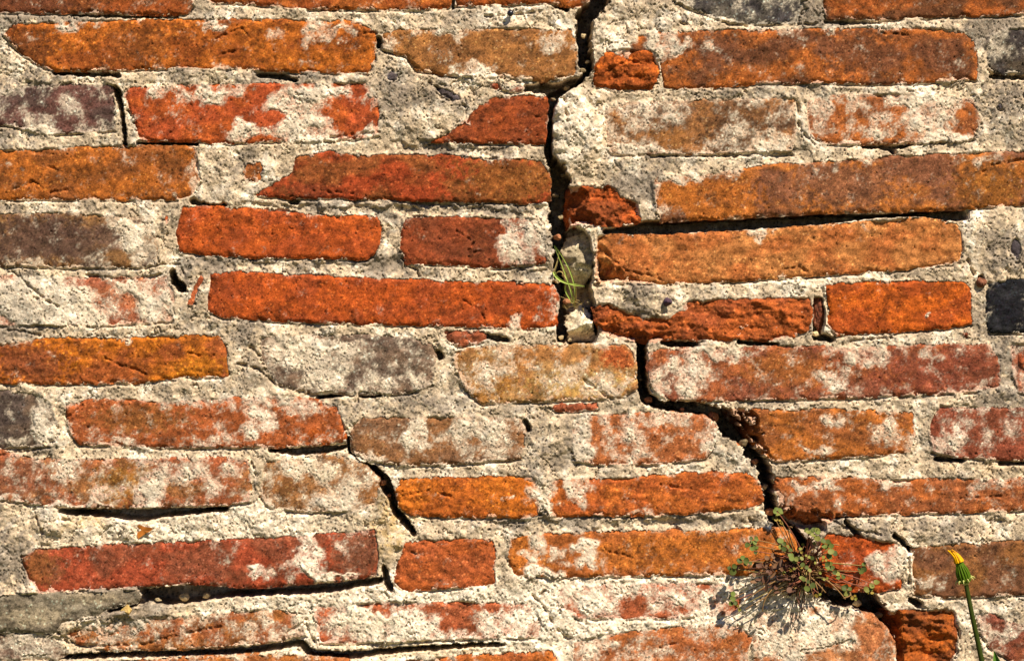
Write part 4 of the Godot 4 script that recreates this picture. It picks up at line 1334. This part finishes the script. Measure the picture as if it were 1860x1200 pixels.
func weeds() -> void:
	var root := off(1462, 1040, -6)
	var plant := thing("creeping_weed", root)
	tag(plant, "small trailing weed with round green leaves and dry brown stems growing out of the crack", "weed")
	var r := RandomNumberGenerator.new()
	r.seed = 21
	var count := {}
	var leaf_shapes := [leaf_mesh(0.25, 0.08), leaf_mesh(0.5, 0.14), leaf_mesh(-0.2, 0.05)]
	var greens := [leafy(Color("#4e5626")), leafy(Color("#606a30")), leafy(Color("#444c22")), leafy(Color("#747438"))]
	var yellows := [leafy(Color("#84702c")), leafy(Color("#767430"))]
	var purple := [leafy(Color("#5e4030")), leafy(Color("#4a3426")), leafy(Color("#74543a"))]
	var stem_green := plain(Color("#8a7a48"), 0.7)
	var stem_red := plain(Color("#8a5440"), 0.7)
	var stem_dry := plain(Color("#8a6a44"), 0.9)
	var stem_dark := plain(Color("#4a3028"), 0.9)
	# x, y, mm off the wall, kind (0 green, 1 yellow, 2 purple), leaves
	var ends := [[1412, 929, 12, 0, 4], [1408, 941, 10, 1, 3], [1420, 946, 10, 1, 2], [1480, 968, 30, 0, 5], [1470, 964, 28, 0, 3], [1488, 972, 30, 0, 3], [1476, 984, 26, 1, 2], [1369, 980, 26, 0, 3], [1365, 990, 26, 0, 3], [1369, 1000, 24, 0, 2],
		[1350, 1018, 28, 0, 3], [1358, 1022, 26, 0, 2], [1330, 1032, 28, 0, 3], [1340, 1036, 24, 2, 1], [1420, 988, 24, 0, 3], [1428, 992, 28, 0, 3], [1434, 1004, 26, 0, 2], [1445, 1014, 34, 0, 4], [1452, 1016, 36, 0, 3], [1464, 1026, 36, 0, 3],
		[1500, 988, 22, 0, 3], [1506, 996, 22, 0, 3], [1511, 1006, 20, 0, 3], [1507, 1028, 20, 0, 4], [1512, 1036, 18, 0, 2], [1497, 1016, 28, 1, 3], [1466, 1012, 32, 1, 3], [1442, 1036, 34, 1, 2], [1464, 1056, 38, 0, 3], [1470, 1064, 38, 0, 3],
		[1474, 1076, 34, 0, 2], [1487, 1078, 30, 1, 3], [1539, 1071, 16, 0, 4], [1552, 1085, 14, 1, 3], [1582, 1075, 14, 1, 3], [1590, 1063, 14, 0, 2], [1579, 1066, 14, 0, 2], [1561, 1038, 8, 0, 2], [1573, 1028, 8, 0, 2], [1527, 1046, 14, 0, 3],
		[1335, 1084, 18, 0, 2], [1331, 1092, 18, 0, 3], [1341, 1104, 16, 1, 2], [1486, 1042, 34, 1, 2], [1467, 1038, 38, 0, 2], [1398, 1010, 22, 2, 2], [1385, 1030, 22, 2, 2], [1400, 1034, 26, 2, 2], [1374, 1044, 22, 2, 2], [1412, 1022, 22, 2, 4],
		[1420, 1050, 28, 2, 2], [1395, 1052, 22, 2, 2], [1430, 1066, 28, 2, 1], [1408, 1062, 24, 2, 1], [1440, 1050, 30, 2, 1], [1410, 1006, 20, 2, 1], [1425, 1032, 28, 2, 1], [1440, 1078, 24, 2, 2], [1455, 1000, 26, 1, 2], [1476, 1008, 30, 0, 2], [1484, 1024, 30, 1, 2], [1452, 1046, 36, 0, 2], [1500, 1050, 24, 1, 2]]
	for e in ends:
		var tip := off(e[0], e[1], float(e[2]) * 0.72) - root
		var start := Vector3(r.randf_range(-0.006, 0.006), r.randf_range(-0.01, 0.012), 0.0)
		var bend := (start + tip) * 0.5 + Vector3(r.randf_range(-0.004, 0.004), r.randf_range(-0.002, 0.010), r.randf_range(0.006, 0.016))
		var way := curve(start, bend, tip, 10)
		var mat: Material = [stem_green, stem_red, stem_dry][r.randi() % 3] if e[3] < 2 else stem_dark
		piece("stem", one_tube(way, r.randf_range(0.0005, 0.0009), 0.00035, 5), mat, plant, count)
		var pal: Array = [greens, yellows, purple][e[3]]
		var spin := r.randf_range(0, TAU)
		for k in (maxi(1, int(e[4]) - (1 if e[2] > 29 else 0))):
			var size := r.randf_range(0.0036, 0.0060) * (0.6 if e[3] == 1 else 1.0)
			var lf := piece("leaf", leaf_shapes[r.randi() % 3], pal[r.randi() % pal.size()], plant, count)
			var facing := Vector3(r.randf_range(-0.5, 0.6), r.randf_range(0.0, 0.9), 0.9).normalized()
			var a: float = spin + TAU * k / maxf(3.0, e[4]) + r.randf_range(-0.3, 0.3)
			var up := Vector3(cos(a), sin(a), 0.0)
			up = (up - facing * up.dot(facing)).normalized()
			lf.basis = Basis(up.cross(facing), up, facing).scaled(Vector3.ONE * size)
			lf.position = tip + up * 0.0006 + facing * r.randf_range(-0.0008, 0.0012)
	# long dry runners and the tangle at the root
	for e in [[1440, 958, 20, 1418, 944, 14], [1536, 1088, 18, 1500, 1040, 22], [1532, 1086, 18, 1580, 1078, 14], [1355, 1106, 14, 1400, 1080, 20], [1385, 1110, 14, 1388, 1060, 24], [1500, 1076, 22, 1478, 1050, 30], [1352, 1092, 16, 1420, 1040, 20], [1525, 990, 12, 1490, 980, 16]]:
		var a := off(e[0], e[1], e[2]) - root
		var m := off(e[3], e[4], e[5]) - root
		piece("runner", one_tube(curve(Vector3(0, 0, 0.002), m, a, 12), 0.0008, 0.0005, 5), stem_dry, plant, count)
	for k in 60:
		var a := Vector3(r.randf_range(-0.010, 0.008), r.randf_range(-0.014, 0.016), r.randf_range(0.0, 0.008))
		var g := r.randf_range(0, TAU)
		var l := r.randf_range(0.008, 0.024)
		var tip := a + Vector3(cos(g) * l * 1.25 - 0.006, sin(g) * l - 0.004, r.randf_range(0.003, 0.018))
		piece("stem", one_tube(curve(a, (a + tip) * 0.5 + Vector3(r.randf_range(-0.005, 0.005), r.randf_range(-0.004, 0.006), 0.010), tip, 8), 0.0006, 0.0003, 5), [stem_dry, stem_dark, stem_red, stem_dark][k % 4], plant, count)
	for k in 110:
		var a := Vector3(r.randf_range(-0.016, 0.012), r.randf_range(-0.014, 0.018), r.randf_range(0.002, 0.012))
		var g := r.randf_range(0, TAU)
		var l := r.randf_range(0.006, 0.014)
		var tip := a + Vector3(cos(g) * l, sin(g) * l, r.randf_range(-0.003, 0.010))
		piece("stem", one_tube(curve(a, (a + tip) * 0.5 + Vector3(r.randf_range(-0.006, 0.006), r.randf_range(-0.006, 0.006), 0.006), tip, 7), 0.0005, 0.0003, 4), [stem_red, stem_dark, stem_dry][k % 3], plant, count)
		if k % 3 == 0:
			var lf := piece("leaf", leaf_shapes[k % 3], [greens[k % 4], purple[k % 3], yellows[k % 2]][(k / 3) % 3], plant, count)
			var facing := Vector3(r.randf_range(-0.8, 0.8), r.randf_range(-0.4, 0.9), 0.7).normalized()
			var up := Vector3(cos(g), sin(g), 0.2)
			up = (up - facing * up.dot(facing)).normalized()
			lf.basis = Basis(up.cross(facing), up, facing).scaled(Vector3.ONE * r.randf_range(0.0022, 0.0045))
			lf.position = tip
	for k in 16:   # withered leaves hanging on the left side
		var lf := piece("withered_leaf", leaf_shapes[k % 3], purple[k % 3], plant, count)
		var facing := Vector3(r.randf_range(-0.7, 0.4), r.randf_range(-0.3, 0.7), 0.8).normalized()
		var a := r.randf_range(2.6, 5.0)
		var up := Vector3(cos(a), sin(a), 0.1)
		up = (up - facing * up.dot(facing)).normalized()
		var len := r.randf_range(0.006, 0.012)
		lf.basis = Basis(up.cross(facing) * len * 0.3, up * len, facing * len)
		lf.position = off(r.randf_range(1375, 1450), r.randf_range(1010, 1075), r.randf_range(10, 26)) - root


func dandelion() -> void:
	var foot := off(1830, 1560, 130)
	foot.y = (CY - 1560.0) * P
	var plant := thing("dandelion", foot)
	tag(plant, "dandelion with a half closed yellow flower on a bare green stalk standing before the wall", "dandelion")
	var count := {}
	var green := plain(Color("#333c12"), 0.6)
	var bract := plain(Color("#4a6412"), 0.6)
	var pale := plain(Color("#a8a860"), 0.6)
	var yellow := leafy(Color("#e0a800"), 0.5)
	var amber := leafy(Color("#c08410"), 0.5)
	var head := off(1755, 1058, 130) - foot
	var way := PackedVector3Array()
	var via := [Vector3.ZERO, off(1808, 1330, 128) - foot, off(1782, 1190, 130) - foot, off(1766, 1115, 131) - foot, head]
	for k in via.size() - 1:
		var p0: Vector3 = via[maxi(k - 1, 0)]
		var p3: Vector3 = via[mini(k + 2, via.size() - 1)]
		for t in 5:
			way.append(via[k].cubic_interpolate(via[k + 1], p0, p3, t / 5.0))
	way.append(head)
	piece("stalk", one_tube(way, 0.0026, 0.0019, 12), green, plant, count)
	# the head leans to the upper left: receptacle, long bracts, turned back bracts, petals
	var axis_up := (off(1738, 1005, 133) - off(1755, 1056, 131)).normalized()
	var side := axis_up.cross(Vector3(0, 0, 1)).normalized()
	var front := side.cross(axis_up).normalized()
	var length := 0.0235
	var knob := SphereMesh.new()
	knob.radius = 0.0029
	knob.height = 0.0056
	piece("receptacle", knob, pale, plant, count).position = head
	var core := SurfaceTool.new()
	core.begin(Mesh.PRIMITIVE_TRIANGLES)
	var spine := PackedVector3Array()
	for k in 9:
		spine.append(head + axis_up * (0.0006 + length * 0.92 * k / 8.0))
	tube(core, spine, 0.0050, 0.0032, 14)
	core.index()
	core.generate_normals()
	piece("involucre", core.commit(), bract, plant, count)
	for k in 14:
		var a := TAU * k / 14.0
		var outw := side * cos(a) + front * sin(a)
		var st := SurfaceTool.new()
		st.begin(Mesh.PRIMITIVE_TRIANGLES)
		var pts := PackedVector3Array()
		for t in 8:
			var u := t / 7.0
			pts.append(head + axis_up * (0.001 + length * u * (1.0 + 0.05 * sin(k * 2.3))) + outw * (0.0034 + 0.0022 * sin(PI * minf(u * 1.3 + 0.1, 1.0)) - 0.0012 * u))
		tube(st, pts, 0.0013, 0.0005, 6)
		st.index()
		st.generate_normals()
		piece("bract", st.commit(), bract, plant, count)
	for k in 11:
		var a := TAU * k / 11.0 + 0.2
		var outw := side * cos(a) + front * sin(a)
		var base := head + axis_up * 0.0022 + outw * 0.0048
		piece("turned_bract", one_tube(curve(base, base + outw * 0.0028 + axis_up * 0.0030, base + outw * (0.0040 + 0.0016 * sin(k * 3.1)) - axis_up * 0.0010, 6), 0.0010, 0.0003, 5), pale, plant, count)
	var rr := RandomNumberGenerator.new()
	rr.seed = 5
	var lean := (off(1722, 996, 134) - off(1738, 1005, 133)).normalized()
	for k in 13:
		var a := TAU * k / 13.0 + rr.randf_range(-0.2, 0.2)
		var outw := side * cos(a) + front * sin(a)
		var base := head + axis_up * (length * 0.80) + outw * 0.0034
		var top := head + axis_up * (length * rr.randf_range(1.02, 1.12)) + outw * 0.0020
		var reach := rr.randf_range(0.0005, 0.003) if k % 5 else rr.randf_range(0.005, 0.008)
		var tip := head + axis_up * length * rr.randf_range(1.06, 1.15) + outw * 0.0011 + lean * reach
		piece("petal", one_tube(curve(base, top, tip, 9), rr.randf_range(0.0011, 0.0017), 0.0006, 6), yellow if k % 3 else amber, plant, count)
	# toothed leaves from the foot, one of which reaches into view
	for spec in [[1806, 1182, 120], [2010, 1330, 150], [1690, 1420, 180], [1900, 1440, 230]]:
		var tip := off(spec[0], spec[1], spec[2]) - foot
		var bend := tip * 0.55 + Vector3(tip.x * 0.15 + 0.01, 0.03, 0.02)
		var line := curve(Vector3(0, 0, 0), bend, tip, 17)
		var st := SurfaceTool.new()
		st.begin(Mesh.PRIMITIVE_TRIANGLES)
		var across := (tip.cross(Vector3(0, 0.2, 1))).normalized()
		for k in 16:
			var w := func(t: int) -> float: return (0.002 + 0.013 * sin(PI * pow(t / 16.0, 1.3))) * (1.0 if t % 4 < 2 else 0.55) * (0.0 if t == 16 else 1.0) + 0.0003
			for sx in [-1.0, 1.0]:
				var p0: Vector3 = line[k]
				var p1: Vector3 = line[k + 1]
				var e0: Vector3 = p0 + across * sx * w.call(k) + Vector3(0, 0, 0.002)
				var e1: Vector3 = p1 + across * sx * w.call(k + 1) + Vector3(0, 0, 0.002)
				for v in [p0, p1, e1, p0, e1, e0]:
					st.add_vertex(v)
		st.index()
		st.generate_normals()
		piece("leaf", st.commit(), leafy(Color("#4a6a24")), plant, count)


func blade(pts: PackedVector3Array, width: float) -> ArrayMesh:
	var st := SurfaceTool.new()
	st.begin(Mesh.PRIMITIVE_TRIANGLES)
	var n := pts.size()
	for k in n - 1:
		var w := func(t: int) -> float: return width * (1.0 - pow(float(t) / (n - 1), 2.0)) + 0.0001
		var dir := (pts[k + 1] - pts[k]).normalized()
		var across := dir.cross(Vector3(0, 0.4, 1)).normalized()
		for sx in [-1.0, 1.0]:
			var keel := Vector3(0, 0, -0.0004)
			for v in [pts[k] + keel, pts[k + 1] + keel, pts[k + 1] + across * sx * w.call(k + 1), pts[k] + keel, pts[k + 1] + across * sx * w.call(k + 1), pts[k] + across * sx * w.call(k)]:
				st.add_vertex(v)
	st.index()
	st.generate_normals()
	return st.commit()


func grass_tuft() -> void:
	var root := at(1046, 556, -20)
	var plant := thing("grass_tuft", root)
	tag(plant, "thin green grass blades and dry roots sprouting in the crack above the cream stone", "grass")
	var count := {}
	var green := leafy(Color("#9aac54"))
	var straw := leafy(Color("#b8a468"))
	for e in [[1007, 448, 2, 1030, 500, 6, 0], [1062, 520, 4, 1000, 500, 8, 0], [1008, 500, 4, 1024, 470, 4, 1], [1046, 515, -2, 1048, 530, -4, 1]]:
		var tip := at(e[0], e[1], e[2]) - root
		var bend := at(e[3], e[4], e[5]) - root
		piece("blade", blade(curve(Vector3.ZERO, bend, tip, 14), 0.0007), [green, straw][e[6]], plant, count)
	# the long blade that hangs from the left lip and points right
	piece("blade", blade(curve(at(1006, 494, 1) - root, at(1012, 516, 4) - root, at(1062, 520, 2) - root, 14), 0.0012), green, plant, count)
	piece("blade", blade(curve(at(1046, 552, -18) - root, at(1050, 500, 4) - root, at(1007, 446, 2) - root, 14), 0.0007), green, plant, count)
	piece("blade", blade(curve(at(1006, 494, 1) - root, at(1014, 476, 2) - root, at(1016, 456, 0) - root, 10), 0.0006), straw, plant, count)
	var r := RandomNumberGenerator.new()
	r.seed = 9
	for k in 16:
		var a := Vector3(r.randf_range(-0.012, 0.008), r.randf_range(-0.004, 0.004), r.randf_range(0, 0.008))
		piece("dry_root", one_tube(curve(a, a + Vector3(r.randf_range(-0.006, 0.006), 0.004, 0.005), a + Vector3(r.randf_range(-0.014, 0.012), r.randf_range(-0.003, 0.008), r.randf_range(0.0, 0.01)), 7), 0.0004, 0.0002, 4), plain(Color("#a08a58"), 0.9), plant, count)


func small_things() -> void:
	# a withered leaf caught on the mortar
	var outline := [Vector2(248, 954), Vector2(254, 952), Vector2(262, 956), Vector2(274, 957), Vector2(278, 960), Vector2(272, 965), Vector2(266, 967), Vector2(258, 973), Vector2(251, 978), Vector2(249, 970), Vector2(250, 964)]
	var st := SurfaceTool.new()
	st.begin(Mesh.PRIMITIVE_TRIANGLES)
	var mid := Vector2(259, 962)
	for face_side in [0.0, 0.4]:
		for k in outline.size():
			var p: Vector2 = outline[k]
			var q: Vector2 = outline[(k + 1) % outline.size()]
			var lift := func(v: Vector2) -> float: return 3.0 + 1.6 * sin(v.x * 0.35) + 1.0 * cos(v.y * 0.5) + face_side
			var three := [mid, p, q]
			if face_side == 0.0:
				three.reverse()
			for v in three:
				st.add_vertex(at(v.x, v.y, lift.call(v)) - at(259, 962, 2))
	st.index()
	st.generate_normals()
	var o := put("dry_leaf", st.commit(), leafy(Color("#b8702c"), 0.7), self)
	o.position = at(259, 962, 2)
	tag(o, "small curled orange dry leaf on the pale mortar under the open joint at left", "dry leaf")
